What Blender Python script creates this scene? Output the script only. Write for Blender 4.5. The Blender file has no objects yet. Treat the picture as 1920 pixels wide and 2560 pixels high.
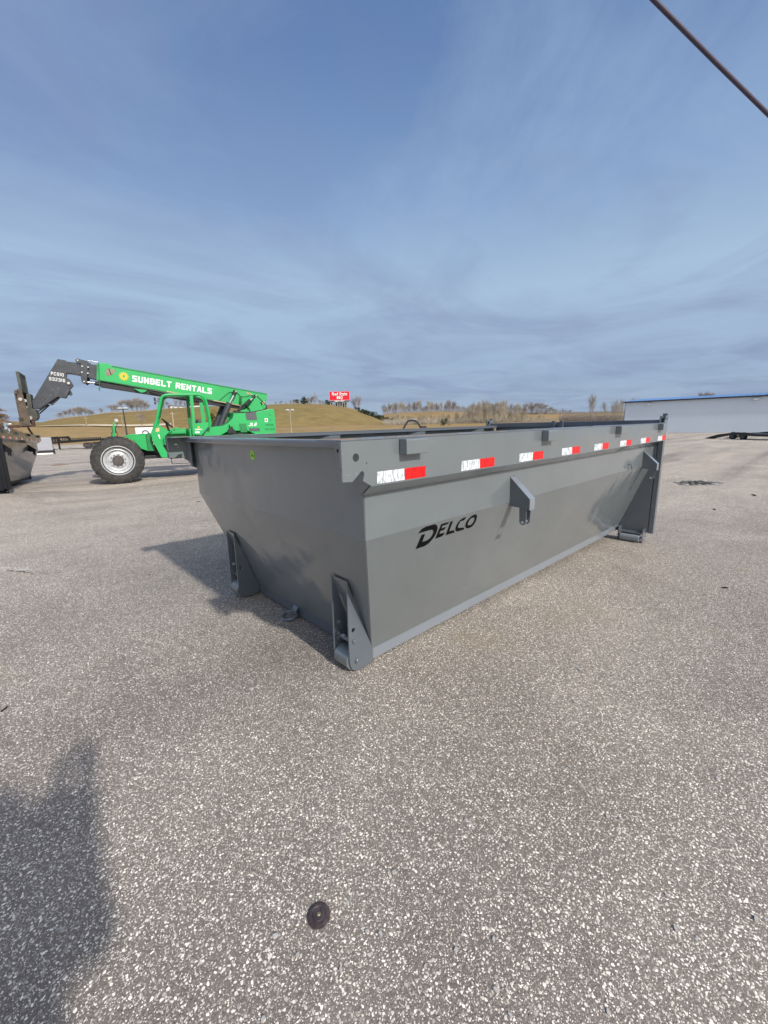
import bpy, math, random
from mathutils import Vector, Matrix
from mathutils.geometry import tessellate_polygon
from mathutils import noise as mnoise

sc = bpy.context.scene
col = sc.collection
R = math.radians

# ------------------------------------------------------------------ camera
CAM = Vector((-.9476, -1.2679, 1.4058)); FPX = 1018.86
YAW, PIT, ROLL = .7419, -.2110, -.0248
F_ = Vector((math.sin(YAW)*math.cos(PIT), math.cos(YAW)*math.cos(PIT), math.sin(PIT)))
R0 = Vector((math.cos(YAW), -math.sin(YAW), 0)); U0 = R0.cross(F_)
R_ = R0*math.cos(ROLL) + U0*math.sin(ROLL); U_ = U0*math.cos(ROLL) - R0*math.sin(ROLL)
cd = bpy.data.cameras.new('camera'); cam = bpy.data.objects.new('camera', cd); col.objects.link(cam)
cam.matrix_world = Matrix(((R_.x, U_.x, -F_.x, CAM.x), (R_.y, U_.y, -F_.y, CAM.y), (R_.z, U_.z, -F_.z, CAM.z), (0, 0, 0, 1)))
cd.sensor_fit = 'HORIZONTAL'; cd.sensor_width = 36; cd.lens = 36*FPX/1920
cd.clip_start = .02; cd.clip_end = 12000
sc.camera = cam
sc.render.resolution_x = 768; sc.render.resolution_y = 1024
sc.view_settings.view_transform = 'Standard'; sc.view_settings.look = 'None'
sc.view_settings.gamma = 1; sc.view_settings.exposure = 0.0

# ------------------------------------------------------------------ sun and sky
SUN = Vector((-.037, -1.40, 1.0)).normalized()          # towards the sun
ld = bpy.data.lights.new('sun', 'SUN'); ld.energy = 4.1; ld.angle = R(2.0); ld.color = (1, .955, .89)
lo = bpy.data.objects.new('sun', ld); col.objects.link(lo)
lo.rotation_euler = SUN.to_track_quat('Z', 'Y').to_euler(); lo.location = (0, -20, 20)

wd = bpy.data.worlds.new('World'); sc.world = wd; wd.use_nodes = True
nt = wd.node_tree; N = nt.nodes; Lk = nt.links
for n in list(N): N.remove(n)
def nd(t, **k):
    n = N.new(t)
    for a, b in k.items(): setattr(n, a, b)
    return n
out = nd('ShaderNodeOutputWorld'); bg = nd('ShaderNodeBackground'); Lk.new(bg.outputs[0], out.inputs[0])
sky = nd('ShaderNodeTexSky', sky_type='NISHITA', sun_disc=False)
sky.sun_elevation = math.asin(SUN.z); sky.sun_rotation = math.atan2(SUN.x, SUN.y)
sky.air_density = 1.2; sky.dust_density = 1.5; sky.ozone_density = 2.0
tc = nd('ShaderNodeTexCoord')
# clouds live on a flat sheet overhead: direction / height
sep = nd('ShaderNodeSeparateXYZ'); Lk.new(tc.outputs['Generated'], sep.inputs[0])
zz = nd('ShaderNodeMath', operation='MAXIMUM'); zz.inputs[1].default_value = 0; Lk.new(sep.outputs[2], zz.inputs[0])
za = nd('ShaderNodeMath', operation='ADD'); za.inputs[1].default_value = .07; Lk.new(zz.outputs[0], za.inputs[0])
dx = nd('ShaderNodeMath', operation='DIVIDE'); Lk.new(sep.outputs[0], dx.inputs[0]); Lk.new(za.outputs[0], dx.inputs[1])
dy = nd('ShaderNodeMath', operation='DIVIDE'); Lk.new(sep.outputs[1], dy.inputs[0]); Lk.new(za.outputs[0], dy.inputs[1])
cmb = nd('ShaderNodeCombineXYZ'); Lk.new(dx.outputs[0], cmb.inputs[0]); Lk.new(dy.outputs[0], cmb.inputs[1])
def wn(scale, detail, rough, dist, loc=(0, 0, 0), stretch=(1, 1, 1)):
    m = nd('ShaderNodeMapping'); m.inputs['Location'].default_value = loc; m.inputs['Scale'].default_value = stretch
    m.inputs['Rotation'].default_value = (0, 0, R(-20))
    Lk.new(cmb.outputs[0], m.inputs[0])
    n = nd('ShaderNodeTexNoise'); n.inputs['Scale'].default_value = scale; n.inputs['Detail'].default_value = detail
    n.inputs['Roughness'].default_value = rough; n.inputs['Distortion'].default_value = dist
    Lk.new(m.outputs[0], n.inputs['Vector']); return n
def ramp(src, stops):
    r = nd('ShaderNodeValToRGB'); e = r.color_ramp.elements
    for i, (p, c) in enumerate(stops):
        el = e[i] if i < 2 else e.new(p)
        el.position = p; el.color = (*c, 1) if len(c) == 3 else c
    Lk.new(src, r.inputs[0]); return r
veil = ramp(wn(.7, 12, .62, .9, (3.1, .7, 0), (1, 1.3, 1)).outputs[0], [(.40, (0, 0, 0)), (.70, (1, 1, 1))])
dark = ramp(wn(.60, 10, .60, .9, (2.3, 6.2, 0), (1, 1.2, 1)).outputs[0], [(.44, (0, 0, 0)), (.66, (1, 1, 1))])
skyv = nd('ShaderNodeMix', data_type='RGBA', blend_type='MULTIPLY'); skyv.inputs['Factor'].default_value = 1
Lk.new(sky.outputs[0], skyv.inputs['A']); skyv.inputs['B'].default_value = (.11, .11, .11, 1)
# thin high sheet: its own pale blue-grey, whiter low down where one looks through more of it
low = ramp(sep.outputs[2], [(0.0, (.34, .45, .62)), (.09, (.30, .41, .60)), (.17, (.36, .48, .67)), (.27, (.42, .57, .76)), (.42, (.25, .385, .64)), (.60, (.135, .245, .495)), (.78, (.085, .175, .39))])
mx = nd('ShaderNodeMix', data_type='RGBA'); mx.inputs['Factor'].default_value = .84
Lk.new(skyv.outputs['Result'], mx.inputs['A']); Lk.new(low.outputs[0], mx.inputs['B'])
mv = nd('ShaderNodeMix', data_type='RGBA'); mvf = nd('ShaderNodeMath', operation='MULTIPLY'); mvf.inputs[1].default_value = .46
Lk.new(veil.outputs[0], mvf.inputs[0]); Lk.new(mvf.outputs[0], mv.inputs['Factor'])
Lk.new(mx.outputs['Result'], mv.inputs['A']); mv.inputs['B'].default_value = (.40, .53, .71, 1)
md = nd('ShaderNodeMix', data_type='RGBA'); mdf = nd('ShaderNodeMath', operation='MULTIPLY'); mdf.inputs[1].default_value = .42
Lk.new(dark.outputs[0], mdf.inputs[0]); Lk.new(mdf.outputs[0], md.inputs['Factor'])
Lk.new(mv.outputs['Result'], md.inputs['A']); md.inputs['B'].default_value = (.205, .25, .43, 1)
# the veil glows white round the sun, high behind the point of view
dn = nd('ShaderNodeVectorMath', operation='DOT_PRODUCT'); Lk.new(tc.outputs['Generated'], dn.inputs[0]); dn.inputs[1].default_value = SUN
dc_ = nd('ShaderNodeMath', operation='MAXIMUM'); dc_.inputs[1].default_value = 0; Lk.new(dn.outputs['Value'], dc_.inputs[0])
dp = nd('ShaderNodeMath', operation='POWER'); dp.inputs[1].default_value = 3.0; Lk.new(dc_.outputs[0], dp.inputs[0])
gl = nd('ShaderNodeMix', data_type='RGBA', blend_type='ADD'); gl.clamp_factor = True; Lk.new(dp.outputs[0], gl.inputs['Factor'])
Lk.new(md.outputs['Result'], gl.inputs['A']); gl.inputs['B'].default_value = (1.15, 1.02, .82, 1)
Lk.new(gl.outputs['Result'], bg.inputs[0]); bg.inputs[1].default_value = 1.0

# ------------------------------------------------------------------ helpers
def ray(px, py):
    return R_*((px-960)/FPX) + U_*((1280-py)/FPX) + F_
def at(px, py, depth):
    return CAM + ray(px, py)*depth
def at_r(px, py, r):                       # at a horizontal distance from the camera
    d = ray(px, py); return CAM + d*(r/math.hypot(d.x, d.y))

def tag(o, label=None, cat=None, group=None, kind=None):
    if label: o['label'] = label
    if cat: o['category'] = cat
    if group: o['group'] = group
    if kind: o['kind'] = kind
    return o
def empty(name, loc=(0, 0, 0), rz=0, label=None, cat=None, group=None):
    o = bpy.data.objects.new(name, None); col.objects.link(o); o.location = loc; o.rotation_euler = (0, 0, rz)
    return tag(o, label, cat, group)

class MB:
    def __init__(s): s.v = []; s.f = []
    def add(s, vs, fs):
        b = len(s.v); s.v += [tuple(x) for x in vs]; s.f += [tuple(b+i for i in f) for f in fs]; return s
    def box(s, x0, x1, y0, y1, z0, z1):
        return s.add([(x, y, z) for x in (x0, x1) for y in (y0, y1) for z in (z0, z1)],
                     [(0, 1, 3, 2), (4, 6, 7, 5), (0, 4, 5, 1), (2, 3, 7, 6), (0, 2, 6, 4), (1, 5, 7, 3)])
    def bar(s, a, b, w, h, up=(0, 0, 1)):
        a = Vector(a); b = Vector(b); t = (b-a).normalized(); up = Vector(up)
        x = t.cross(up); x = (t.cross(Vector((1, 0, 0))) if x.length < .01 else x).normalized(); y = x.cross(t)
        vs = [p + x*(i*w/2) + y*(j*h/2) for p in (a, b) for i in (-1, 1) for j in (-1, 1)]
        return s.add(vs, [(0, 1, 3, 2), (4, 6, 7, 5), (0, 4, 5, 1), (2, 3, 7, 6), (0, 2, 6, 4), (1, 5, 7, 3)])
    def tube(s, pts, r, seg=10, caps=True):
        pts = [Vector(p) for p in pts]; n = len(pts)
        rs = r if isinstance(r, (list, tuple)) else [r]*n
        t0 = (pts[1]-pts[0]).normalized()
        ref = Vector((0, 0, 1)) if abs(t0.z) < .9 else Vector((1, 0, 0))
        x = t0.cross(ref).normalized(); vs = []
        for i, p in enumerate(pts):
            t = ((pts[min(i+1, n-1)]-p).normalized() + (p-pts[max(i-1, 0)]).normalized())
            t = t.normalized() if t.length > 1e-6 else t0
            x = (x - t*x.dot(t)).normalized(); y = t.cross(x)
            vs += [p + (x*math.cos(2*math.pi*k/seg) + y*math.sin(2*math.pi*k/seg))*rs[i] for k in range(seg)]
        fs = [(i*seg+k, i*seg+(k+1) % seg, (i+1)*seg+(k+1) % seg, (i+1)*seg+k) for i in range(n-1) for k in range(seg)]
        if caps: fs += [tuple(range(seg))[::-1], tuple((n-1)*seg+k for k in range(seg))]
        return s.add(vs, fs)
    def cyl(s, a, b, r, seg=20): return s.tube([a, b], r, seg)
    def lathe(s, prof, c, axis='y', seg=40, closed=False):
        # prof: (radius, offset along the axis)
        n = len(prof); vs = []
        for k in range(seg):
            a = 2*math.pi*k/seg
            for r, o in prof:
                p = {'y': (r*math.cos(a), o, r*math.sin(a)), 'z': (r*math.cos(a), r*math.sin(a), o), 'x': (o, r*math.cos(a), r*math.sin(a))}[axis]
                vs.append((c[0]+p[0], c[1]+p[1], c[2]+p[2]))
        m = n if closed else n-1
        fs = [(k*n+i, k*n+(i+1) % n, ((k+1) % seg)*n+(i+1) % n, ((k+1) % seg)*n+i) for k in range(seg) for i in range(m)]
        return s.add(vs, fs)
    def prism(s, poly, f, t0, t1, holes=()):
        # poly in 2D; f(u, v, t) -> 3D
        loops = [list(poly)] + [list(h) for h in holes]
        tri = tessellate_polygon([[Vector((a, b, 0)) for a, b in l] for l in loops])
        flat = [p for l in loops for p in l]; n = len(flat)
        vs = [f(a, b, t0) for a, b in flat] + [f(a, b, t1) for a, b in flat]
        fs = [tuple(t) for t in tri] + [tuple(n+i for i in t[::-1]) for t in tri]
        o = 0
        for l in loops:
            m = len(l)
            fs += [(o+i, o+(i+1) % m, n+o+(i+1) % m, n+o+i) for i in range(m)]; o += m
        return s.add(vs, fs)
    def build(s, name, mat, parent=None, label=None, smooth=False, bevel=0, fix=True, solid=0, loc=None, rot=None):
        me = bpy.data.meshes.new(name); me.from_pydata([tuple(v) for v in s.v], [], s.f); me.materials.append(mat)
        if fix:
            import bmesh
            bm = bmesh.new(); bm.from_mesh(me); bmesh.ops.recalc_face_normals(bm, faces=bm.faces); bm.to_mesh(me); bm.free()
        me.update()
        o = bpy.data.objects.new(name, me); col.objects.link(o)
        if parent: o.parent = parent
        if label: o['label'] = label
        if loc: o.location = loc
        if rot: o.rotation_euler = rot
        if solid:
            m = o.modifiers.new('t', 'SOLIDIFY'); m.thickness = solid; m.offset = 0
        if bevel:
            m = o.modifiers.new('b', 'BEVEL'); m.width = bevel; m.segments = 2; m.limit_method = 'ANGLE'; m.angle_limit = R(35)
        if smooth:
            me.polygons.foreach_set('use_smooth', [True]*len(me.polygons))
            try: me.set_sharp_from_angle(angle=R(38))
            except Exception: pass
        return o
XZ = lambda u, v, t: (u, t, v)             # a plate standing in a plane y = t
YZ = lambda u, v, t: (t, u, v)
XY = lambda u, v, t: (u, v, t)
def circ(c, r, n=20, ry=None): return [(c[0]+r*math.cos(2*math.pi*k/n), c[1]+(ry or r)*math.sin(2*math.pi*k/n)) for k in range(n)]

def text(s, name, mat, parent, o, u, v, w, h, bold=.0, depth=.002, shear=0, spacing=1.0):
    """lettering filling the box of width w and height h from the corner o along u (reading) and v (up)"""
    cu = bpy.data.curves.new('t', 'FONT'); cu.body = s; cu.size = 1; cu.offset = bold; cu.shear = shear; cu.space_character = spacing
    cu.resolution_u = 3
    ob = bpy.data.objects.new('t', cu); col.objects.link(ob)
    dg = bpy.context.evaluated_depsgraph_get(); dg.update()
    me = bpy.data.meshes.new_from_object(ob.evaluated_get(dg))
    bpy.data.objects.remove(ob); bpy.data.curves.remove(cu)
    xs = [q.co.x for q in me.vertices]; ys = [q.co.y for q in me.vertices]
    x0, x1, y0, y1 = min(xs), max(xs), min(ys), max(ys)
    o = Vector(o); u = Vector(u).normalized(); v = Vector(v).normalized(); n = u.cross(v)
    for q in me.vertices:
        q.co = o + u*((q.co.x-x0)/(x1-x0)*w) + v*((q.co.y-y0)/(y1-y0)*h)
    me.materials.clear(); me.materials.append(mat); me.name = name
    ob = bpy.data.objects.new(name, me); col.objects.link(ob)
    if parent: ob.parent = parent
    m = ob.modifiers.new('t', 'SOLIDIFY'); m.thickness = depth; m.offset = 0
    return ob

GL = {'S': [[(1, 1), (0, 1), (0, .56), (1, .44), (1, 0), (0, 0)]],
 'U': [[(0, 1), (0, .15), (.15, 0), (.85, 0), (1, .15), (1, 1)]], 'N': [[(0, 0), (0, 1), (1, 0), (1, 1)]],
 'B': [[(0, 0), (0, 1), (.8, 1), (1, .85), (1, .65), (.85, .52), (0, .52)], [(.85, .52), (1, .38), (1, .15), (.8, 0), (0, 0)]],
 'E': [[(1, 1), (0, 1), (0, 0), (1, 0)], [(0, .5), (.8, .5)]], 'L': [[(0, 1), (0, 0), (1, 0)]], 'T': [[(0, 1), (1, 1)], [(.5, 1), (.5, 0)]],
 'R': [[(0, 0), (0, 1), (.8, 1), (1, .85), (1, .6), (.85, .46), (0, .46)], [(.55, .46), (1, 0)]], 'A': [[(0, 0), (.4, 1), (.6, 1), (1, 0)], [(.15, .32), (.85, .32)]],
 'P': [[(0, 0), (0, 1), (.8, 1), (1, .85), (1, .6), (.85, .46), (0, .46)]], 'C': [[(1, .8), (.85, 1), (.15, 1), (0, .85), (0, .15), (.15, 0), (.85, 0), (1, .2)]],
 '0': [[(.15, 0), (0, .15), (0, .85), (.15, 1), (.85, 1), (1, .85), (1, .15), (.85, 0), (.15, 0)]], '1': [[(.2, .8), (.5, 1), (.5, 0)], [(.2, 0), (.8, 0)]],
 '2': [[(0, .85), (.15, 1), (.85, 1), (1, .85), (1, .6), (0, .15), (0, 0), (1, 0)]], '3': [[(0, .85), (.15, 1), (.85, 1), (1, .85), (1, .6), (.85, .5), (.3, .5)], [(.85, .5), (1, .4), (1, .15), (.85, 0), (.15, 0), (0, .15)]],
 '6': [[(1, .85), (.85, 1), (.15, 1), (0, .85), (0, .15), (.15, 0), (.85, 0), (1, .15), (1, .42), (.85, .55), (0, .55)]], '9': [[(0, .15), (.15, 0), (.85, 0), (1, .15), (1, .85), (.85, 1), (.15, 1), (0, .85), (0, .58), (.15, .45), (1, .45)]],
 'J': [[(.3, 1), (1, 1), (1, .15), (.85, 0), (.15, 0), (0, .15)]], 'G': [[(1, .8), (.85, 1), (.15, 1), (0, .85), (0, .15), (.15, 0), (1, 0), (1, .48), (.55, .48)]]}
def block_text(st, name, m, parent, o, u, v, w, h, stroke=.24, gap=.42, depth=.003, shear=0):
    """heavy painted block capitals filling the box w by h; every stroke is a flat bar"""
    o = Vector(o); u = Vector(u).normalized(); v = Vector(v).normalized(); n = u.cross(v)
    wid = [.55 if c == ' ' else (.30 if c == '1' else 1.) for c in st]; tot = sum(wid)+gap*(len(st)-1); k = w/tot; t = stroke*h; x = 0; mb = MB(); q = 0
    for c, cw in zip(st, wid):
        if c != ' ':
            for pl in GL[c]:
                P = [(x+t/2+a*(cw*k-t)+shear*(b*h), t/2+b*(h-t)) for a, b in pl]
                for (a, b), (a2, b2) in zip(P, P[1:]):
                    L_ = math.hypot(a2-a, b2-b); dx_, dy_ = (a2-a)/L_*t*.5, (b2-b)/L_*t*.5; q = (q+1) % 7
                    c4 = [(a-dx_-dy_*1.05, b-dy_+dx_*1.05), (a-dx_+dy_*1.05, b-dy_-dx_*1.05), (a2+dx_+dy_*1.05, b2+dy_-dx_*1.05), (a2+dx_-dy_*1.05, b2+dy_+dx_*1.05)]
                    c4 = [(xx, max(0, min(h, yy_))) for xx, yy_ in c4]
                    mb.add([o+u*xx+v*yy_+n*(depth+.0001*q) for xx, yy_ in c4], [(0, 1, 2, 3)])
        x += (cw+gap)*k
    return mb.build(name, m, parent, fix=False)

# ------------------------------------------------------------------ materials
M = {}
def mat(name, c, rough=.5, metal=0., var=.0, vscale=4., bump=0., bscale=60., coat=0., coatr=.1, c2=None, spec=.5, detail=6, stretch=None, lo=.35, hi=.65):
    m = bpy.data.materials.new(name); m.use_nodes = True; t = m.node_tree; b = t.nodes['Principled BSDF']
    b.inputs['Base Color'].default_value = (*c, 1); b.inputs['Roughness'].default_value = rough; b.inputs['Metallic'].default_value = metal
    b.inputs['Coat Weight'].default_value = coat; b.inputs['Coat Roughness'].default_value = coatr
    b.inputs['Specular IOR Level'].default_value = spec
    tcn = t.nodes.new('ShaderNodeTexCoord'); src = tcn.outputs['Object']
    if stretch:
        mp = t.nodes.new('ShaderNodeMapping'); mp.inputs['Scale'].default_value = stretch; t.links.new(src, mp.inputs[0]); src = mp.outputs[0]
    if var or c2:
        n = t.nodes.new('ShaderNodeTexNoise'); n.inputs['Scale'].default_value = vscale; n.inputs['Detail'].default_value = detail; n.inputs['Roughness'].default_value = .62
        t.links.new(src, n.inputs['Vector'])
        r = t.nodes.new('ShaderNodeValToRGB'); r.color_ramp.elements[0].position = lo; r.color_ramp.elements[1].position = hi
        a = c2 or tuple(x*(1-var) for x in c); bb = c if c2 else tuple(min(1, x*(1+var)) for x in c)
        r.color_ramp.elements[0].color = (*a, 1); r.color_ramp.elements[1].color = (*bb, 1)
        t.links.new(n.outputs[0], r.inputs[0]); t.links.new(r.outputs[0], b.inputs['Base Color'])
        rr = t.nodes.new('ShaderNodeMapRange'); rr.inputs['To Min'].default_value = max(.02, rough-.08); rr.inputs['To Max'].default_value = rough+.08
        t.links.new(n.outputs[0], rr.inputs[0]); t.links.new(rr.outputs[0], b.inputs['Roughness'])
    if bump:
        n2 = t.nodes.new('ShaderNodeTexNoise'); n2.inputs['Scale'].default_value = bscale; n2.inputs['Detail'].default_value = 3
        t.links.new(src, n2.inputs['Vector'])
        bp = t.nodes.new('ShaderNodeBump'); bp.inputs['Strength'].default_value = bump; bp.inputs['Distance'].default_value = .01
        t.links.new(n2.outputs[0], bp.inputs['Height']); t.links.new(bp.outputs[0], b.inputs['Normal'])
        if coat: t.links.new(bp.outputs[0], b.inputs['Coat Normal'])
    M[name] = m; return m

mat('bin_black_trim', (.005, .006, .009), .6, 0, .3, 8, spec=.25)
mat('logo_black', (.002, .002, .002), .7, spec=.15)
mat('hole', (.01, .01, .012), .9)
mat('green_dark', (.01, .20, .055), .5, 0, .2, 5)
mat('boom_grey', (.042, .047, .056), .45, 0, .25, 9, .03, 30)
mat('black', (.010, .010, .012), .5, 0, .3, 8)
mat('rubber', (.018, .018, .019), .75, 0, .45, 9, .25, 40, c2=(.05, .047, .043))
mat('rim', (.46, .47, .48), .42, .25, .12, 12)
mat('hub', (.07, .06, .055), .6, 0, .4, 25)
mat('chrome', (.72, .73, .75), .12, 1)
mat('zinc', (.62, .66, .68), .3, .8, .2, 30)
mat('rust', (.06, .052, .042), .8, 0, 0, 9, .3, 40, c2=(.125, .085, .06))
mat('rust_red', (.075, .035, .025), .75, 0, .3, 14, .2, 50)
mat('worn', (.36, .29, .2), .8, 0, .4, 30, c2=(.12, .10, .08))
mat('olive_steel', (.06, .062, .05), .6, 0, .3, 14, .1, 40)
mat('white', (.78, .78, .76), .5, 0, .05, 6)
mat('yellow', (.62, .45, .02), .5)
mat('decal', (.55, .42, .2), .6, 0, .3, 60)
mat('lime', (.35, .72, .02), .45)
mat('glass', (.4, .42, .42), .1, .2)
mat('seatm', (.05, .055, .06), .6)
mat('panel_grey', (.075, .085, .09), .55, 0, .1, 10)
mat('tan_edge', (.4, .33, .2), .7, 0, .3, 20)
mat('sign_red', (.70, .003, .022), .55, 0, .05, 2)
mat('sign_edge', (.75, .35, .42), .6)
mat('sign_grey', (.09, .10, .12), .8)
mat('wood_pole', (.30, .235, .15), .85, 0, .25, 3)
mat('pale_wood', (.42, .38, .31), .85, 0, .25, 3)
mat('dark_pole', (.035, .03, .028), .6)
mat('lamp_head', (.5, .5, .5), .4)
mat('bark', (.115, .09, .07), .9, 0, .3, 3)
mat('bark_pale', (.235, .20, .155), .9, 0, .3, 3)
mat('twig', (.31, .265, .225), .9, 0, .3, 2)
mat('twig_pale', (.36, .315, .25), .9, 0, .3, 2)
mat('evergreen', (.018, .034, .014), .8, 0, 0, 1.3, c2=(.05, .062, .022))
mat('evergreen_gold', (.14, .12, .022), .8, 0, .4, 4)
mat('trailer_black', (.008, .008, .009), .5, 0, .3, 6)
mat('grey_box', (.30, .31, .34), .5, 0, .05, 3)
mat('roof_blue', (.10, .22, .44), .45, 0, .05, 1, .1, 3)
mat('roof_brown', (.10, .05, .035), .8)
mat('concrete', (.5, .49, .47), .9, 0, .1, 3)
mat('disc', (.075, .058, .06), .5, .3, .35, 60, .15, 150)
mat('brass', (.62, .52, .30), .3, .9)
mat('hole_edge', (.11, .105, .10), .95, 0, .4, 20, .5, 40)
mat('chip', (.42, .40, .38), .9, 0, .2, 30)
mat('debris', (.022, .018, .016), .9, 0, .4, 40)
mat('clay', (.22, .13, .085), .9, 0, .3, 6)
mat('cable', (.055, .045, .08), .6)
mat('skin', (.42, .24, .17), .55)
mat('jacket', (.03, .035, .05), .85, 0, .1, 20)
mat('jeans', (.035, .055, .10), .9, 0, .15, 30)
mat('hair', (.03, .02, .012), .8)
mat('phone', (.01, .01, .012), .2)
mat('exc', (.02, .022, .025), .6)

def nodes_mat(name):
    m = bpy.data.materials.new(name); m.use_nodes = True; M[name] = m
    t = m.node_tree; return m, t, t.nodes['Principled BSDF']
class G:                                    # tiny node helper
    def __init__(s, t): s.t = t
    def n(s, ty, ins=None, **k):
        x = s.t.nodes.new(ty)
        for a, b in k.items(): setattr(x, a, b)
        for a, b in (ins or {}).items():
            if isinstance(b, bpy.types.NodeSocket): s.t.links.new(b, x.inputs[a])
            else: x.inputs[a].default_value = b
        return x
    def math(s, op, a, b=0., clamp=False):
        return s.n('ShaderNodeMath', {0: a, 1: b}, operation=op, use_clamp=clamp).outputs[0]
    def noise(s, vec, scale, detail=4, rough=.55, dist=0):
        return s.n('ShaderNodeTexNoise', {'Vector': vec, 'Scale': scale, 'Detail': detail, 'Roughness': rough, 'Distortion': dist}).outputs[0]
    def ramp(s, f, stops):
        r = s.n('ShaderNodeValToRGB', {0: f}); e = r.color_ramp.elements
        for i, (p, c) in enumerate(stops):
            el = e[i] if i < 2 else e.new(p); el.position = p; el.color = (*c, 1)
        return r.outputs[0]
    def mix(s, f, a, b, mode='MIX'):
        x = s.n('ShaderNodeMix', data_type='RGBA', blend_type=mode)
        for k, vv in (('Factor', f), ('A', a), ('B', b)):
            if isinstance(vv, bpy.types.NodeSocket): s.t.links.new(vv, x.inputs[k])
            elif k == 'Factor': x.inputs[k].default_value = vv
            else: x.inputs[k].default_value = (*vv, 1)
        return x.outputs['Result']
    def sstep(s, x, a, b):
        return s.n('ShaderNodeMapRange', {0: x, 1: a, 2: b}, interpolation_type='SMOOTHSTEP').outputs[0]

def painted(name, c, rough=.42, coat=1., coatr=.05, scuff=.5, dust=.12, ripple=.06, ior=1.5):
    """sprayed steel: slight tone drift, a little plate ripple, pale dust and a few scuffs"""
    m, t, b = nodes_mat(name); g = G(t)
    P = g.n('ShaderNodeTexCoord').outputs['Object']
    lowf = g.noise(P, 1.3, 4, .55, .3); mid = g.noise(P, 9., 5, .62)
    col_ = g.ramp(lowf, [(.30, tuple(x*.92 for x in c)), (.70, tuple(x*1.07 for x in c))])
    d = g.sstep(g.noise(P, 3.4, 7, .7, .6), .50, .78)
    col_ = g.mix(g.math('MULTIPLY', d, dust), col_, (.36, .33, .28))
    sc1 = g.noise(g.n('ShaderNodeMapping', {0: P, 'Rotation': (R(28), R(18), R(35)), 'Scale': (3.2, 24., 24.)}).outputs[0], 1.25, 4, .6, .2)
    sp = g.noise(P, 38., 3, .7)
    mk_ = g.math('ADD', g.math('MULTIPLY', g.sstep(sc1, .70, .74), .7), g.sstep(sp, .735, .765))
    col_ = g.mix(g.math('MULTIPLY', mk_, scuff, True), col_, tuple(min(1, x*1.9+.03) for x in c))
    t.links.new(col_, b.inputs['Base Color'])
    b.inputs['Roughness'].default_value = rough; b.inputs['Coat Weight'].default_value = coat; b.inputs['Coat IOR'].default_value = ior
    t.links.new(g.n('ShaderNodeMapRange', {0: mid, 1: .3, 2: .7, 3: coatr*.7, 4: coatr*1.8}).outputs[0], b.inputs['Coat Roughness'])
    hgt = g.math('ADD', g.noise(P, 2.1, 2, .5), g.math('MULTIPLY', g.noise(P, 160., 2, .5), .012))
    bp = g.n('ShaderNodeBump', {'Height': hgt, 'Strength': ripple, 'Distance': .25})
    t.links.new(bp.outputs[0], b.inputs['Normal']); t.links.new(bp.outputs[0], b.inputs['Coat Normal'])
painted('paint', (.140, .160, .168), dust=.04, ior=1.52, ripple=.09); painted('paint_trim', (.100, .117, .138), .36, 1., .06, .5, .04, .03, 1.55); painted('trim_sunlit', (.19, .215, .245), .36, 1., .06, .6, .05, .03, 1.55)  # trim darkened for the shaded gusset; a lightened copy for sunlit rails and caps
painted('bin_black', (.040, .040, .032), .4, .8, .08, .15, .15, .04, 1.5)
painted('green', (.010, .36, .088), .45, .35, .12, .4, .10, .02, 1.45)

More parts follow.
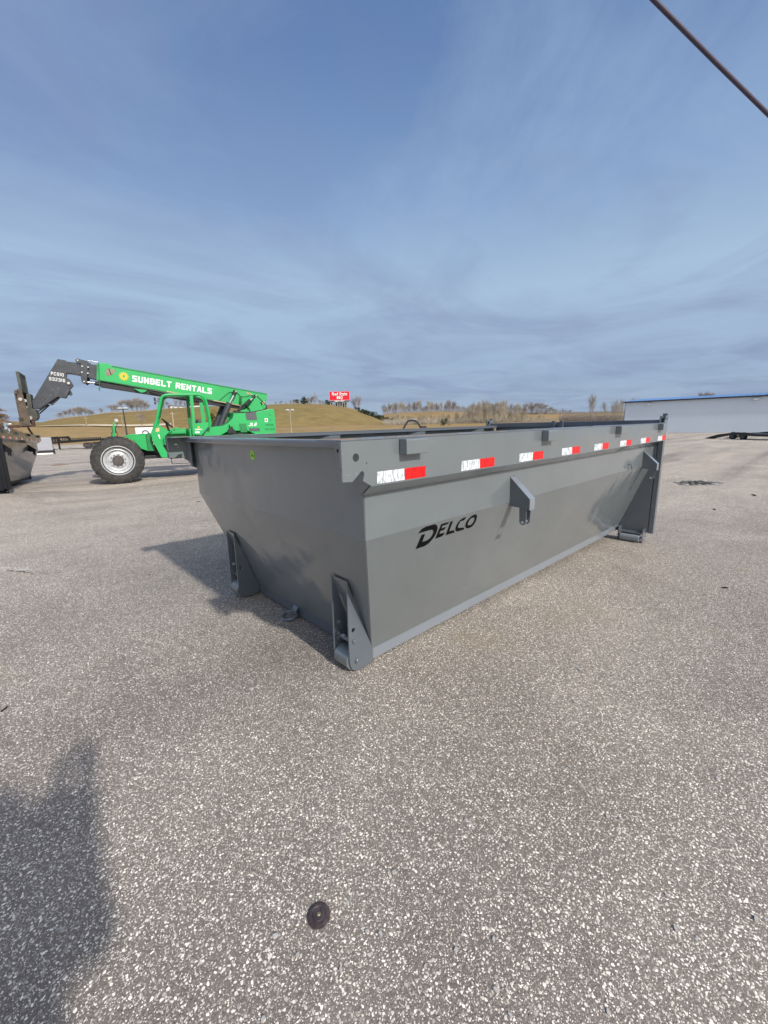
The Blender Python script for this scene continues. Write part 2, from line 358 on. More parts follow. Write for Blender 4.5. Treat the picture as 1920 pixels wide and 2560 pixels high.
def asphalt():
    m, t, b = nodes_mat('asphalt'); g = G(t)
    P = g.n('ShaderNodeTexCoord').outputs['Object']
    w = g.n('ShaderNodeTexNoise', {'Vector': P, 'Scale': 60., 'Detail': 2.}).outputs['Color']
    Pw = g.n('ShaderNodeVectorMath', {0: P, 1: g.n('ShaderNodeVectorMath', {0: w, 'Scale': .012}, operation='SCALE').outputs[0]}, operation='ADD').outputs[0]
    flat = g.n('ShaderNodeMapping', {0: Pw, 'Scale': (1, 1, 0)}).outputs[0]
    big = g.noise(P, .75, 6, .65, .5); mid = g.noise(P, 5.5, 5, .65)
    chips = []
    for sc_, r0, r1 in ((112., .12, .47), (215., .10, .50)):
        v = g.n('ShaderNodeTexVoronoi', {'Vector': flat, 'Scale': sc_, 'Randomness': 1.}, voronoi_dimensions='2D')
        rnd = g.n('ShaderNodeSeparateColor', {0: v.outputs['Color']})
        rad = g.n('ShaderNodeMapRange', {0: rnd.outputs[0], 1: 0., 2: 1., 3: r0, 4: r1}).outputs[0]
        edge = g.math('SUBTRACT', rad, v.outputs['Distance'])
        mask = g.sstep(edge, -.02, .06)
        chips.append((mask, rnd.outputs[1], v.outputs['Distance'], rnd.outputs[2]))
    fine = g.noise(P, 330., 3, .7)
    base = g.ramp(fine, [(.30, (.045, .040, .037)), (.50, (.14, .128, .12)), (.72, (.27, .245, .225))])
    # big-scale wear: where the binder has gone, more pale stone shows
    wear = g.sstep(g.math('ADD', g.math('MULTIPLY', big, .7), g.math('MULTIPLY', mid, .3)), .40, .60)
    base = g.mix(g.math('MULTIPLY', wear, .35), base, (.22, .20, .185))
    (m1, a1, d1, e1), (m2, a2, d2, e2) = chips
    stone = lambda a: g.ramp(a, [(0., (.13, .12, .11)), (.30, (.24, .22, .20)), (.55, (.42, .40, .37)), (.74, (.66, .63, .59)), (1., (.86, .84, .80))])
    thr = g.math('SUBTRACT', .80, g.math('MULTIPLY', wear, .60))
    c = g.mix(g.math('MULTIPLY', m2, g.sstep(a2, .18, .4)), base, stone(g.math('MULTIPLY', a2, .92)))
    vis = g.sstep(g.math('SUBTRACT', e1, g.math('MULTIPLY', thr, .62)), -.1, .1)
    c = g.mix(g.math('MULTIPLY', m1, vis), c, stone(a1))
    # broad tone: warm/grey drift, long faint streaks away from the camera
    tone = g.noise(g.n('ShaderNodeMapping', {0: P, 'Scale': (.05, .18, 1), 'Rotation': (0, 0, R(48))}).outputs[0], 1.6, 6, .6, .6)
    tone2 = g.noise(g.n('ShaderNodeMapping', {0: P, 'Scale': (.02, .42, 1), 'Rotation': (0, 0, R(44)), 'Location': (3, 5, 0)}).outputs[0], 2.2, 6, .65, .3)
    tf = g.ramp(tone, [(.28, (.74, .73, .73)), (.5, (1., .99, .97)), (.72, (1.16, 1.14, 1.10))])
    c = g.mix(1., c, tf, 'MULTIPLY')
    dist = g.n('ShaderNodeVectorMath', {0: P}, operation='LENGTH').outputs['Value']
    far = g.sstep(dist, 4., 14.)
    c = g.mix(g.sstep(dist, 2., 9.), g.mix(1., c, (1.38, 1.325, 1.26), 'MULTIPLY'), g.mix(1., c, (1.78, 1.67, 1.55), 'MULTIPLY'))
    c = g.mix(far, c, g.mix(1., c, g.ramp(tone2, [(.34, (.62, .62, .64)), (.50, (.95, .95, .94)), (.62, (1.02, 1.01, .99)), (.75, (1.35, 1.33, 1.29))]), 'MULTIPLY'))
    worn = g.sstep(g.noise(g.n('ShaderNodeMapping', {0: P, 'Location': (5, 9, 0)}).outputs[0], .9, 7, .65, .5), .54, .70)
    c = g.mix(g.math('MULTIPLY', worn, .45), c, g.mix(1., c, (1.30, 1.29, 1.26), 'MULTIPLY'))
    oil = g.sstep(g.noise(g.n('ShaderNodeMapping', {0: P, 'Location': (31, 17, 0)}).outputs[0], .38, 6, .62, .8), .58, .74)
    c = g.mix(g.math('MULTIPLY', oil, .55), c, g.mix(1., c, (.70, .68, .67), 'MULTIPLY'))
    st = g.noise(g.n('ShaderNodeMapping', {0: P, 'Location': (12, 4, 0)}).outputs[0], 1.1, 5, .6, .3)
    c = g.mix(g.math('MULTIPLY', g.sstep(st, .60, .74), .35), c, (.30, .25, .17))
    t.links.new(c, b.inputs['Base Color']); b.inputs['Roughness'].default_value = .8; b.inputs['Specular IOR Level'].default_value = .28
    h = g.math('ADD', g.math('ADD', g.math('MULTIPLY', m1, .9), g.math('MULTIPLY', m2, .5)), g.math('MULTIPLY', fine, .5))
    bp = g.n('ShaderNodeBump', {'Height': h, 'Strength': .55, 'Distance': .004}); t.links.new(bp.outputs[0], b.inputs['Normal'])
asphalt()

def grass(name, ca, cb, cc, sc1=.02):
    m, t, b = nodes_mat(name); g = G(t)
    P = g.n('ShaderNodeTexCoord').outputs['Object']
    n1 = g.noise(P, sc1, 6, .6, .5); n2 = g.noise(P, sc1*14, 6, .7); n3 = g.noise(P, 2.2, 5, .7)
    c = g.ramp(n1, [(.30, ca), (.52, cb), (.72, cc)])
    c = g.mix(1., c, g.ramp(n2, [(.3, (.80, .79, .76)), (.7, (1.18, 1.16, 1.1))]), 'MULTIPLY')
    c = g.mix(1., c, g.ramp(n3, [(.3, (.82, .82, .80)), (.7, (1.16, 1.15, 1.12))]), 'MULTIPLY')
    t.links.new(c, b.inputs['Base Color']); b.inputs['Roughness'].default_value = .95; b.inputs['Specular IOR Level'].default_value = .1
    bp = g.n('ShaderNodeBump', {'Height': n3, 'Strength': .6, 'Distance': .15}); t.links.new(bp.outputs[0], b.inputs['Normal'])
grass('field_grass', (.26, .18, .088), (.34, .24, .12), (.22, .17, .085))
grass('hill_grass', (.185, .14, .062), (.25, .185, .082), (.16, .145, .058), .012)

def metal_wall():
    m, t, b = nodes_mat('metal_wall'); g = G(t)
    P = g.n('ShaderNodeTexCoord').outputs['Object']
    s = g.n('ShaderNodeSeparateXYZ', {0: P})
    w = g.n('ShaderNodeTexWave', {'Vector': P, 'Scale': 1.05, 'Distortion': 0.}, bands_direction='X').outputs[1]
    c = g.mix(g.sstep(w, .80, .97), (.64, .70, .76), (.62, .68, .735))
    c = g.mix(g.math('MULTIPLY', g.noise(P, .7, 3), .3), c, (.64, .69, .74))
    t.links.new(c, b.inputs['Base Color']); b.inputs['Roughness'].default_value = .45
    bp = g.n('ShaderNodeBump', {'Height': w, 'Strength': .12, 'Distance': .02}); t.links.new(bp.outputs[0], b.inputs['Normal'])
metal_wall()

def tape(name, c1, c2):
    m, t, b = nodes_mat(name); g = G(t)
    P = g.n('ShaderNodeTexCoord').outputs['Object']
    w = g.noise(g.n('ShaderNodeMapping', {0: P, 'Rotation': (0, R(35), 0), 'Scale': (1, 1, .30)}).outputs[0], 110., 3, .6)
    t.links.new(g.ramp(w, [(.42, c1), (.56, c2)]), b.inputs['Base Color']); b.inputs['Roughness'].default_value = .25
tape('tape_white', (.30, .34, .38), (.80, .83, .85)); tape('tape_red', (.50, .003, .005), (.80, .010, .010))
# ------------------------------------------------------------------ ground
def sm(x, a, b):
    t = max(0., min(1., (x-a)/(b-a))); return t*t*(3-2*t)
def gz(x, y):
    """height of the lot: level round the camera, falling gently away, a low swell under the black bin"""
    r = math.hypot(x-CAM.x, y-CAM.y)
    h = -.67*sm(r, 17, 58)
    fy = max(0., min(1., (15.2-y)/4.6))*sm(y, 7.5, 10.6)
    near = (.064-.0245*(max(-1.5, min(5.5, x))-.33)-.008*(max(-1.5, min(3, y))-.4))*(1-sm(y, 3.2, 8.5))*(1-sm(x, 6, 12))*(1-sm(-x, 3, 7))*(1-sm(-y, 3, 7))
    return h + near + .172*fy*sm(-x, -.7, 1.6)*sm(x, -9, -5)
def on_lot(px, py):
    d = ray(px, py); z = 0.
    for _ in range(12):
        p = CAM+d*((z-CAM.z)/d.z); z = gz(p.x, p.y)
    return Vector((p.x, p.y, z))
def disc_ground(name, rings, mat_, zf, seg=160, cx=0, cy=0, r_in=None):
    mb = MB(); vs = [] if r_in else [(cx, cy, zf(cx, cy))]; fs = []
    for r in rings: vs += [(cx+r*math.cos(2*math.pi*k/seg), cy+r*math.sin(2*math.pi*k/seg), zf(cx+r*math.cos(2*math.pi*k/seg), cy+r*math.sin(2*math.pi*k/seg))) for k in range(seg)]
    o = 0 if r_in else 1
    if not r_in: fs += [(0, 1+k, 1+(k+1) % seg) for k in range(seg)]
    for i in range(len(rings)-1):
        fs += [(o+i*seg+k, o+(i+1)*seg+k, o+(i+1)*seg+(k+1) % seg, o+i*seg+(k+1) % seg) for k in range(seg)]
    mb.add(vs, fs); ob = mb.build(name, mat_, smooth=True, fix=False); ob['kind'] = 'structure'; return ob
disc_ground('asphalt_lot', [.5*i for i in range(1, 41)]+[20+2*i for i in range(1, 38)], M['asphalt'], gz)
disc_ground('field', [93, 120, 160, 300, 700, 2000, 6000], M['field_grass'], lambda x, y: -.69 - 0*x, r_in=True)

HOR = lambda px: 1085.4 - .02467*px - .0000005*px*px           # the horizon's row in the photo frame
def interp(tab, x):
    if x <= tab[0][0]: return tab[0][1]
    for (a, b), (c, d) in zip(tab, tab[1:]):
        if x <= c: return b+(d-b)*(x-a)/(c-a)
    return tab[-1][1]
CREST = [(-260, 1062), (-60, 1058), (60, 1056), (110, 1057), (150, 1049), (185, 1045), (220, 1042), (280, 1033), (322, 1032), (371, 1029), (420, 1024), (500, 1018), (600, 1015), (657, 1015), (739, 1010.5), (819, 1012.5), (877, 1022), (920, 1036.5), (950, 1049), (983, 1058), (1030, 1062), (1100, 1061), (1950, 1040)]
MIDR = [(-260, 1075), (100, 1067), (220, 1065.5), (340, 1071), (420, 1072), (560, 1071), (700, 1066), (900, 1062), (1000, 1061.5), (1950, 1040)]
def z_at(px, py, r):
    p = at_r(px, py, r); return p.z
def hill_point(px, r):
    """terrain height on the bearing of column px at distance r"""
    d = ray(px, HOR(px)); k = 1/math.hypot(d.x, d.y); x = CAM.x+d.x*k*r; y = CAM.y+d.y*k*r
    zm = z_at(px, interp(MIDR, px), 200); zc = z_at(px, interp(CREST, px), 300)
    if r <= 200: z = -.69+(zm+.69)*sm(r, 88, 205)*1.0
    elif r <= 300: t = (r-200)/100; z = zm+(zc-zm)*(math.sin(t*math.pi/2)**.9 if zc > zm else t)
    else: z = zc-(zc+.7)*sm(r, 300, 470)
    return Vector((x, y, z))
def terrain(name, mat_, pxs, rs, fn, wob=.25):
    vs = []; fs = []; n = len(rs)
    for px in pxs:
        for r in rs:
            p = fn(px, r); p.z += wob*mnoise.noise(Vector((p.x*.05, p.y*.05, 0)))*sm(r, rs[0], rs[0]*1.5); vs.append(p)
    for i in range(len(pxs)-1):
        for j in range(n-1): fs.append((i*n+j, i*n+j+1, (i+1)*n+j+1, (i+1)*n+j))
    ob = MB().add(vs, fs).build(name, mat_, smooth=True, fix=True); ob['kind'] = 'structure'; return ob
terrain('dry_field', M['field_grass'], range(-330, 2300, 10), [90, 100, 115, 130, 145, 160, 180, 200], hill_point, .2)
terrain('hill', M['hill_grass'], range(-330, 1500, 6), [200, 206, 215, 225, 235, 245, 258, 270, 280, 290, 296, 300, 306, 320, 350, 400, 470], hill_point, .3)
RIDGE = [(-400, 1056), (0, 1053), (110, 1056), (240, 1058), (700, 1056), (880, 1046), (983, 1035), (1050, 1032), (1092, 1030), (1193, 1033), (1313, 1036), (1400, 1036), (1566, 1033), (1800, 1030), (2300, 1018)]
def ridge_point(px, r):
    d = ray(px, HOR(px)); k = 1/math.hypot(d.x, d.y); zc = z_at(px, interp(RIDGE, px), 500)
    z = -.7+(zc+.7)*(sm(r, 330, 500)**.8) if r <= 500 else zc-6*sm(r, 500, 700)
    return Vector((CAM.x+d.x*k*r, CAM.y+d.y*k*r, z))
terrain('far_ridge', M['field_grass'], range(-500, 2600, 14), [330, 360, 390, 420, 450, 480, 500, 520, 560, 620, 700], ridge_point, .5)
# pale dirt track along the foot of the hill
vs = []; fs = []
trk = [(100, 199), (150, 200), (200, 201), (240, 202), (280, 203), (320, 204), (345, 205), (380, 206), (430, 207)]
for i, (px, r) in enumerate(trk):
    for dr in (-2.2, 2.2):
        p = hill_point(px, r+dr); p.z += .32; vs.append(p)
    if i: fs.append((2*i-2, 2*i-1, 2*i+1, 2*i))
t_ = MB().add(vs, fs).build('dirt_road', mat('dirt', (.52, .43, .31), .95, 0, .1, .3)); t_['kind'] = 'structure'

# ------------------------------------------------------------------ roll-off container
W, L, H, ZK = 2.29, 4.55, 1.352, .8967
LOGO = {}
LOGO['D1']= [(0.544, 0.7608), (0.5698, 0.79), (0.6547, 0.7911), (0.6719, 0.7875), (0.6897, 0.7732), (0.6988, 0.7561), (0.7004, 0.7281), (0.6861, 0.6942), (0.6482, 0.6599), (0.5613, 0.6593), (0.5764, 0.743), (0.6027, 0.7429), (0.5985, 0.6941), (0.6428, 0.6939), (0.6674, 0.7111), (0.6739, 0.7341), (0.6671, 0.7509), (0.6565, 0.7578), (0.6394, 0.7615)]
LOGO['E']= [(0.7071, 0.6892), (0.7216, 0.7786), (0.7887, 0.7795), (0.7764, 0.7665), (0.7371, 0.7662), (0.7332, 0.7486), (0.7736, 0.7491), (0.7634, 0.7342), (0.7328, 0.7332), (0.7296, 0.7146), (0.78, 0.7106), (0.7652, 0.6912)]
LOGO['L']= [(0.797, 0.6911), (0.8013, 0.7769), (0.8213, 0.7781), (0.8183, 0.7109), (0.8604, 0.7095), (0.8779, 0.691)]
LOGO['C']= [(0.9429, 0.7804), (0.9083, 0.7781), (0.8805, 0.7614), (0.8701, 0.7316), (0.8752, 0.7111), (0.8862, 0.6973), (0.9051, 0.6907), (0.9692, 0.6921), (0.9539, 0.7087), (0.9036, 0.713), (0.8934, 0.7201), (0.8899, 0.737), (0.8986, 0.7609), (0.9347, 0.7617)]
LOGO['Oo']= [(1.0386, 0.7806), (1.0524, 0.7731), (1.0643, 0.7509), (1.0657, 0.7203), (1.0521, 0.6995), (1.0324, 0.6901), (0.993, 0.6919), (0.9775, 0.702), (0.965, 0.7212), (0.965, 0.7475), (0.9801, 0.764), (1.0015, 0.7778)]
LOGO['Oi']= [(1.0292, 0.7617), (1.0406, 0.7538), (1.0467, 0.7376), (1.0411, 0.7203), (1.0281, 0.7079), (0.9967, 0.7129), (0.9884, 0.7179), (0.984, 0.7305), (0.9893, 0.7508), (1.0047, 0.7625)]
def copy_tree(o, parent=None, mats=None):
    c = o.copy(); col.objects.link(c); c.parent = parent
    for ch in list(o.children): copy_tree(ch, c)
    return c

def container(name, label, mp, mtrim, main):
    root = empty(name, (0, 0, 0), 0, label, 'dumpster')
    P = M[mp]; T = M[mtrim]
    XF, XB, XE, YI, YB, ZR = .183, .43, 4.475, .0931, .37, .1446
    # walls of the tub: upright above the knee, sloping in below it
    front = MB().add([(XF, YI, H-.008), (XF, W-YI, H-.008), (XF, W-YI, ZK), (XF, YI, ZK), (XB, W-YB, ZR), (XB, YB, ZR)], [(0, 1, 2, 3), (3, 2, 4, 5)])
    front.build('front_wall', P, root, solid=.006, fix=False)
    for sd in (0, 1):
        Y = (lambda y: y) if sd == 0 else (lambda y: W-y)
        b = MB().add([(XF, Y(YI), H-.008), (XE+.05, Y(YI), H-.008), (XE+.05, Y(YI), ZK), (XF, Y(YI), ZK), (XE+.05, Y(YB), ZR), (XB, Y(YB), ZR)], [(0, 1, 2, 3), (3, 2, 4, 5)])
        b.build('side_wall', P, root, solid=.006, fix=False)
        # deep top band with cut-outs at its front end
        outl = [(0, H-.006), (0, 1.19), (.048, 1.186), (.084, 1.214), (.093, 1.2225), (.0985, 1.2255), (.104, 1.224), (.110, 1.218), (.1115, 1.210), (.104, 1.184), (.147, 1.159), (L, 1.157), (L, H-.006)]
        MB().prism(outl, XZ, Y(0.), Y(.006), [circ((.071, 1.281), .0165, 20), circ((.126, 1.2545), .0035, 8)]).build('top_band', P, root)
        r = MB(); r.add([(.147, Y(.001), 1.159), (L, Y(.001), 1.159), (L, Y(YI-.002), 1.104), (.165, Y(YI-.002), 1.104)], [(0, 1, 2, 3)])
        r.build('band_chamfer', P, root, solid=.005, fix=False)
        MB().prism([(Y(.007), H-.008), (Y(.007), 1.163), (Y(YI-.004), 1.108), (Y(YI-.004), H-.008)], YZ, .150, .156).build('channel_end_plate', P, root)
        f = MB(); f.box(.0, L, *sorted((Y(-.0015), Y(.168))), H-.006, H)
        f.box(.12, L-.08, *sorted((Y(.164), Y(.168))), H-.034, H-.007)
        f.build('top_flange', T, root, bevel=.002)
        e = MB(); e.box(-.002, .002, *sorted((Y(.004), Y(.042))), 1.243, H-.007); e.box(-.002, .002, *sorted((Y(.004), Y(.040))), 1.192, 1.226)
        e.build('end_flange', T, root, bevel=.001)
        MB().box(-.0035, -.0025, *sorted((Y(.014), Y(.024))), 1.305, 1.318).build('slot', M['hole'], root)
        for xb in (1.46, 2.76, 4.02):
            s = MB(); s.box(xb, xb+.13, *sorted((Y(YI+.004), Y(.160))), 1.10, H-.007)
            s.prism([(Y(YI+.004), 1.12), (Y(YI+.004), H-.04), (Y(.158), H-.036)], YZ, xb-.006, xb-.0)
            s.add([(xb-.14, Y(YI+.004), 1.12), (xb-.14, Y(YI+.004), H-.036), (xb, Y(.158), H-.036), (xb, Y(.158), 1.12)], [(0, 1, 2, 3)])
            s.build('inner_stiffener', T, root, bevel=.003)
        for xb in (.312, 1.606, 2.936, 4.205):
            s = MB(); s.prism([(Y(-.002), H-.0065), (Y(-.044), H-.0065), (Y(-.048), H-.012), (Y(-.048), H-.074), (Y(-.002), H-.074)], YZ, xb, xb+.135)
            s.build('tarp_cleat', P, root, bevel=.004)
        # carrier brackets: sloped channel with two hanging lugs
        for xb in (1.40, 4.115):
            g = MB()
            side = [(YI-.002, 1.053), (YI-.002, .872), (.020, .868), (.016, .778), (.009, .764), (-.006, .757), (-.021, .763), (-.028, .777), (-.031, .866), (-.045, .862), (-.045, .926)]
            g.prism([(Y(a), z) for a, z in side], YZ, xb, xb+.006)
            g.prism([(Y(a), z) for a, z in side], YZ, xb+.052, xb+.058)
            g.build('carrier_bracket', T, root, bevel=.001)
            cp = MB(); cp.add([(xb-.002, Y(YI-.002), 1.058), (xb+.060, Y(YI-.002), 1.058), (xb+.060, Y(-.049), .929), (xb-.002, Y(-.049), .929), (xb+.060, Y(-.049), .860), (xb-.002, Y(-.049), .860)], [(0, 1, 2, 3), (3, 2, 4, 5)])
            cp.build('bracket_cap', M['trim_sunlit'] if main else T, root, solid=.006, fix=False)
            tt_ = MB(); tt_.tube([(xb-.003, Y(YI), 1.06), (xb+.03, Y(YI), 1.064), (xb+.061, Y(YI), 1.06)], .006, 6); tt_.build('weld_bead', T, root, smooth=True)
            pn = MB(); pn.cyl((xb-.003, Y(-.006), .776), (xb+.062, Y(-.006), .776), .010, 12); pn.build('bracket_pin', M['zinc'], root, smooth=True)
        jh = MB(); jh.tube([(3.655, Y(YI), .955), (3.66, Y(YI-.03), .953), (3.665, Y(YI-.036), .94), (3.67, Y(YI-.036), .918), (3.685, Y(YI-.036), .908), (3.70, Y(YI-.036), .914)], .006, 8)
        jh.build('hook', T, root, smooth=True)
        # base rails
        br = MB(); br.box(XB, XE, *sorted((Y(YB+.002), Y(YB+.075))), .071, ZR+.004); br.build('side_rail', M['trim_sunlit'] if main else T, root, bevel=.003)
        wl = MB(); wl.tube([(XB+.01, Y(YB+.0), ZR+.005), (1.1, Y(YB+.0), ZR+.006), (2.6, Y(YB), ZR+.005), (XE-.02, Y(YB), ZR+.006)], .006, 6); wl.build('weld_bead', T, root, smooth=True)
        # rear end gusset and post
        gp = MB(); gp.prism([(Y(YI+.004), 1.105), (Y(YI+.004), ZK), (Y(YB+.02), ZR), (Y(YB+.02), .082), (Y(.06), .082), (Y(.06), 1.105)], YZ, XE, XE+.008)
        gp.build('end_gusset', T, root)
        bp = MB(); bp.box(4.484, L, *sorted((Y(.0025), Y(.054))), .075, 1.1565); bp.box(4.51, L, *sorted((Y(.056), Y(.12))), .075, 1.1565)
        bp.build('end_post', T, root, bevel=.004)
        # rear roller with its housing
        hs = MB()
        for ya, yb in ((.075, .085), (.332, .342)):
            hs.prism([(4.375, .135), (4.375, -.005), (4.39, -.026), (4.47, -.026), (4.50, .0), (4.50, .135)], XZ, Y(ya), Y(yb), [circ((4.43, .018), .012, 12)])
        hs.box(4.372, 4.474, *sorted((Y(.088), Y(.329))), .076, .084)
        hs.build('roller_housing', T, root, bevel=.001)
        rl = MB(); rl.cyl((4.405, Y(.108), .016), (4.405, Y(.312), .016), .052, 28); ro = rl.build('rear_roller', M['trim_sunlit'] if main else T, root, smooth=True, bevel=.003)
        ax = MB(); ax.cyl((4.43, Y(.07), .018), (4.43, Y(.35), .018), .012, 12); ax.build('axle', M['zinc'], ro, smooth=True)
        # front roller carrier: two tall tapering plates, pins and roller
        pl = [(.2615, .609), (.260, .46), (.257, .255), (.257, .134), (.263, .105), (.278, .082), (.296, .071), (.318, .066), (.349, .065), (.424, .072), (.426, .1455)]
        fr = MB()
        for ya, yb in ((.352, .362), (.492, .502)):
            fr.prism(pl, XZ, Y(ya), Y(yb), [circ((.291, .318), .0125, 14)])
        fr.add([(.2645, Y(.364), .606), (.2645, Y(.490), .606), (.300, Y(.490), .49), (.300, Y(.364), .49)], [(0, 1, 2, 3)])
        fr.build('roller_plates', T, root, bevel=.0012)
        rr = MB(); rr.cyl((.309, Y(.366), .126), (.309, Y(.488), .126), .0625, 36); ro = rr.build('front_roller', P, root, smooth=True, bevel=.004)
        pn = MB(); pn.cyl((.303, Y(.365), .235), (.303, Y(.489), .235), .015, 16); pn.build('cross_pin', T, root, smooth=True)
        for (bx, bz, br_) in ((.291, .251, .0115), (.306, .127, .014)):
            for ya, yb in ((.342, .352), (.482, .492)):
                bo = MB(); bo.cyl((bx, Y(ya), bz), (bx, Y(yb), bz), br_, 16); bo.build('bolt_head', T, root, smooth=True, bevel=.003)
        # reflective strips
        for k in range(8):
            x0 = .1796+.579*k
            z0 = 1.1635
            tp = MB().box(x0, x0+.164, *sorted((Y(-.0012), Y(-.0002))), z0, z0+.0505).build('reflective_strip', M['tape_white'], root)
            MB().box(x0+.165, x0+.3048, *sorted((Y(-.0012), Y(-.0002))), z0, z0+.0505).build('red_band', M['tape_red'], tp)
    # front top tube and front base rail
    MB().box(.117, .184, .020, W-.020, H-.045, H-.0065).build('front_top_tube', T, root, bevel=.010)
    MB().box(XB-.001, XB+.07, YB+.078, W-YB-.078, .071, ZR+.003).build('front_rail', T, root, bevel=.003)
    MB().add([(XB+.01, YB+.01, ZR-.002), (XE, YB+.01, ZR-.002), (XE, W-YB-.01, ZR-.002), (XB+.01, W-YB-.01, ZR-.002)], [(0, 1, 2, 3)]).build('floor_plate', T, root, solid=.006)
    for yy in (.74, W-.84): MB().box(.52, XE-.02, yy, yy+.10, .075, ZR-.008).build('long_sill', T, root, bevel=.004)
    # tailgate
    tg = MB(); tg.box(4.515, 4.523, .125, W-.125, .09, 1.33)
    for yy in (.45, .82, 1.19, 1.56, 1.93): tg.box(4.524, 4.58, yy-.03, yy+.03, .1, 1.33)
    tg.box(4.50, 4.56, .125, W-.125, .05, .12)
    t = tg.build('tailgate', P if main else T, root, bevel=.003)
    MB().box(4.47, 4.54, .062, W-.062, 1.325, 1.386).build('tailgate_top_tube', T, t, bevel=.006)
    for yy in (.0, W-.055):
        hg = MB(); hg.prism([(4.43, H+.001), (4.43, H+.018), (4.455, H+.03), (4.462, H+.078), (4.545, H+.078), (4.545, H+.001)], XZ, yy, yy+.012)
        hg.prism([(4.43, H+.001), (4.45, H+.074), (4.545, H+.074), (4.545, H+.001)], XZ, yy+.040, yy+.055); hg.box(4.53, 4.545, yy+.004, yy+.050, H+.001, H+.10)
        hg.cyl((4.51, yy-.006, H+.045), (4.51, yy+.062, H+.045), .014, 12)
        hg.build('hinge', T, root, bevel=.001)
    for yy in (1.13, 1.235): MB().box(4.44, 4.468, yy, yy+.045, 1.30, 1.40).build('gate_lug', T, t, bevel=.004)
    # tow ring on the front rail
    cl = MB()
    for yy in (1.145,): cl.tube([(.435, yy+.02, .085), (.40, yy+.02, .075), (.382, yy+.02, .095), (.385, yy+.02, .125), (.41, yy+.02, .142), (.436, yy+.02, .145)], .0075, 8)
    sadd = [(.430, .150), (.415, .150), (.398, .132), (.392, .105), (.398, .074), (.408, .074), (.404, .104), (.408, .124), (.418, .139), (.430, .139)]
    cl = MB(); cl.prism(sadd, XZ, 1.150, 1.205); c_ = cl.build('ring_clip', T, root, smooth=False, bevel=.002)
    rg = MB(); cx, cy, cz = .372, 1.200, .083; pts = []
    for k in range(29):
        a = 2*math.pi*k/28; u_ = .050*math.cos(a); v_ = .056*math.sin(a)
        pts.append((cx+u_, cy+v_, cz+u_*.25))
    rg.tube(pts, .0115, 12, caps=False); rg.build('tow_ring', T, root, smooth=True)
    if main:
        MB().prism(circ((1.174, 1.243), .0, 4) if 0 else circ((1.155, 1.240), .030, 28, .029), YZ, XF-.0045, XF-.0035).build('round_sticker', M['lime'], root)
        text('TITAN', 'sticker_print', M['green_dark'], root, (XF-.0052, 1.176, 1.232), (0, -1, 0), (0, 0, 1), .042, .010, .02, .0004)
        MB().prism([(1.163, 1.250), (1.147, 1.250), (1.155, 1.262)], YZ, XF-.0056, XF-.0048).build('sticker_mark', M['green_dark'], root)
        e2 = Vector((0, YI-YB, ZK-ZR)).normalized(); n2 = Vector((0, -e2.z, e2.y)); o2 = Vector((0, YB, ZR))
        if n2.y > 0: n2 = -n2
        fl = lambda u, v, t: tuple(o2 + Vector((u, 0, 0)) + e2*v + n2*t)
        lt = [LOGO['D1'], LOGO['E'], LOGO['L'], LOGO['C'], LOGO['Oo']]
        for i, pg in enumerate(lt):
            q = smoothp(pg) if i in (0, 3, 4) else pg
            MB().prism(q, fl, .0040, .0048, [smoothp(LOGO['Oi'])] if i == 4 else []).build('logo_letter', M['logo_black'], root)
    return root
def smoothp(p):
    """round a closed outline a little where its corners are shallow"""
    o = []; n = len(p)
    for i in range(n):
        a = Vector(p[i-1]); b = Vector(p[i]); c = Vector(p[(i+1) % n])
        d1 = (b-a); d2 = (c-b)
        if d1.length < 1e-6 or d2.length < 1e-6: continue
        ang = abs(d1.angle(d2))
        if ang < R(58): o += [tuple(b-d1*.25), tuple(b*.75+(a+c)*.125), tuple(b+d2*.25)]
        else: o.append(tuple(b))
    return o
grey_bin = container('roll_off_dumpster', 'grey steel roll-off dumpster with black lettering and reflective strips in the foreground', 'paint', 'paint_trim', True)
black_bin = container('roll_off_dumpster', 'black roll-off dumpster under the fork carriage at the left edge', 'bin_black', 'bin_black_trim', False)
black_bin.location = (-2.3072, 15.5609, -.012); black_bin.rotation_mode = 'XYZ'
black_bin.matrix_world = Matrix.Translation((-2.3072, 15.5609, -.0157)) @ Matrix.Rotation(4.5151, 4, 'Z') @ Matrix.Rotation(-.04017, 4, 'Y')
# ------------------------------------------------------------------ telehandler (local: x towards its rear, y away from the camera, z up)
TL = {}
TL['boom']=(1.15,[(-0.17, 3.274), (0.091, 3.268), (0.159, 3.212), (1.853, 2.913), (4.371, 2.485), (4.28, 2.01), (3.501, 2.114), (1.537, 2.507), (-0.242, 2.806)])
TL['boom_under']=(1.2,[(-0.182, 2.791), (3.494, 2.104), (3.462, 2.029), (2.505, 2.174), (1.258, 2.399), (-0.185, 2.64)])
TL['boom_recess']=(1.12,[(2.89, 2.275), (3.028, 2.387), (3.195, 2.52), (3.3, 2.534), (3.427, 2.509), (3.476, 2.476), (3.522, 2.403), (3.64, 2.391), (3.734, 2.405), (3.844, 2.439), (3.938, 2.43)])
TL['ext']=(1.19,[(-0.573, 3.264), (-0.421, 3.245), (-0.184, 3.228), (-0.241, 2.826), (-0.446, 2.89), (-0.621, 2.938)])
TL['jibhead']=(1.17,[(-1.054, 3.341), (-0.883, 3.316), (-0.866, 3.287), (-0.654, 3.265), (-0.554, 3.237), (-0.604, 2.945), (-0.847, 2.989), (-0.922, 2.987), (-0.942, 2.886), (-0.863, 2.813), (-0.815, 2.675), (-0.91, 2.572), (-0.905, 2.534), (-1.032, 2.337), (-1.086, 2.337), (-1.199, 2.367), (-1.67, 2.039), (-1.781, 2.053), (-1.775, 2.252), (-1.716, 2.327)])
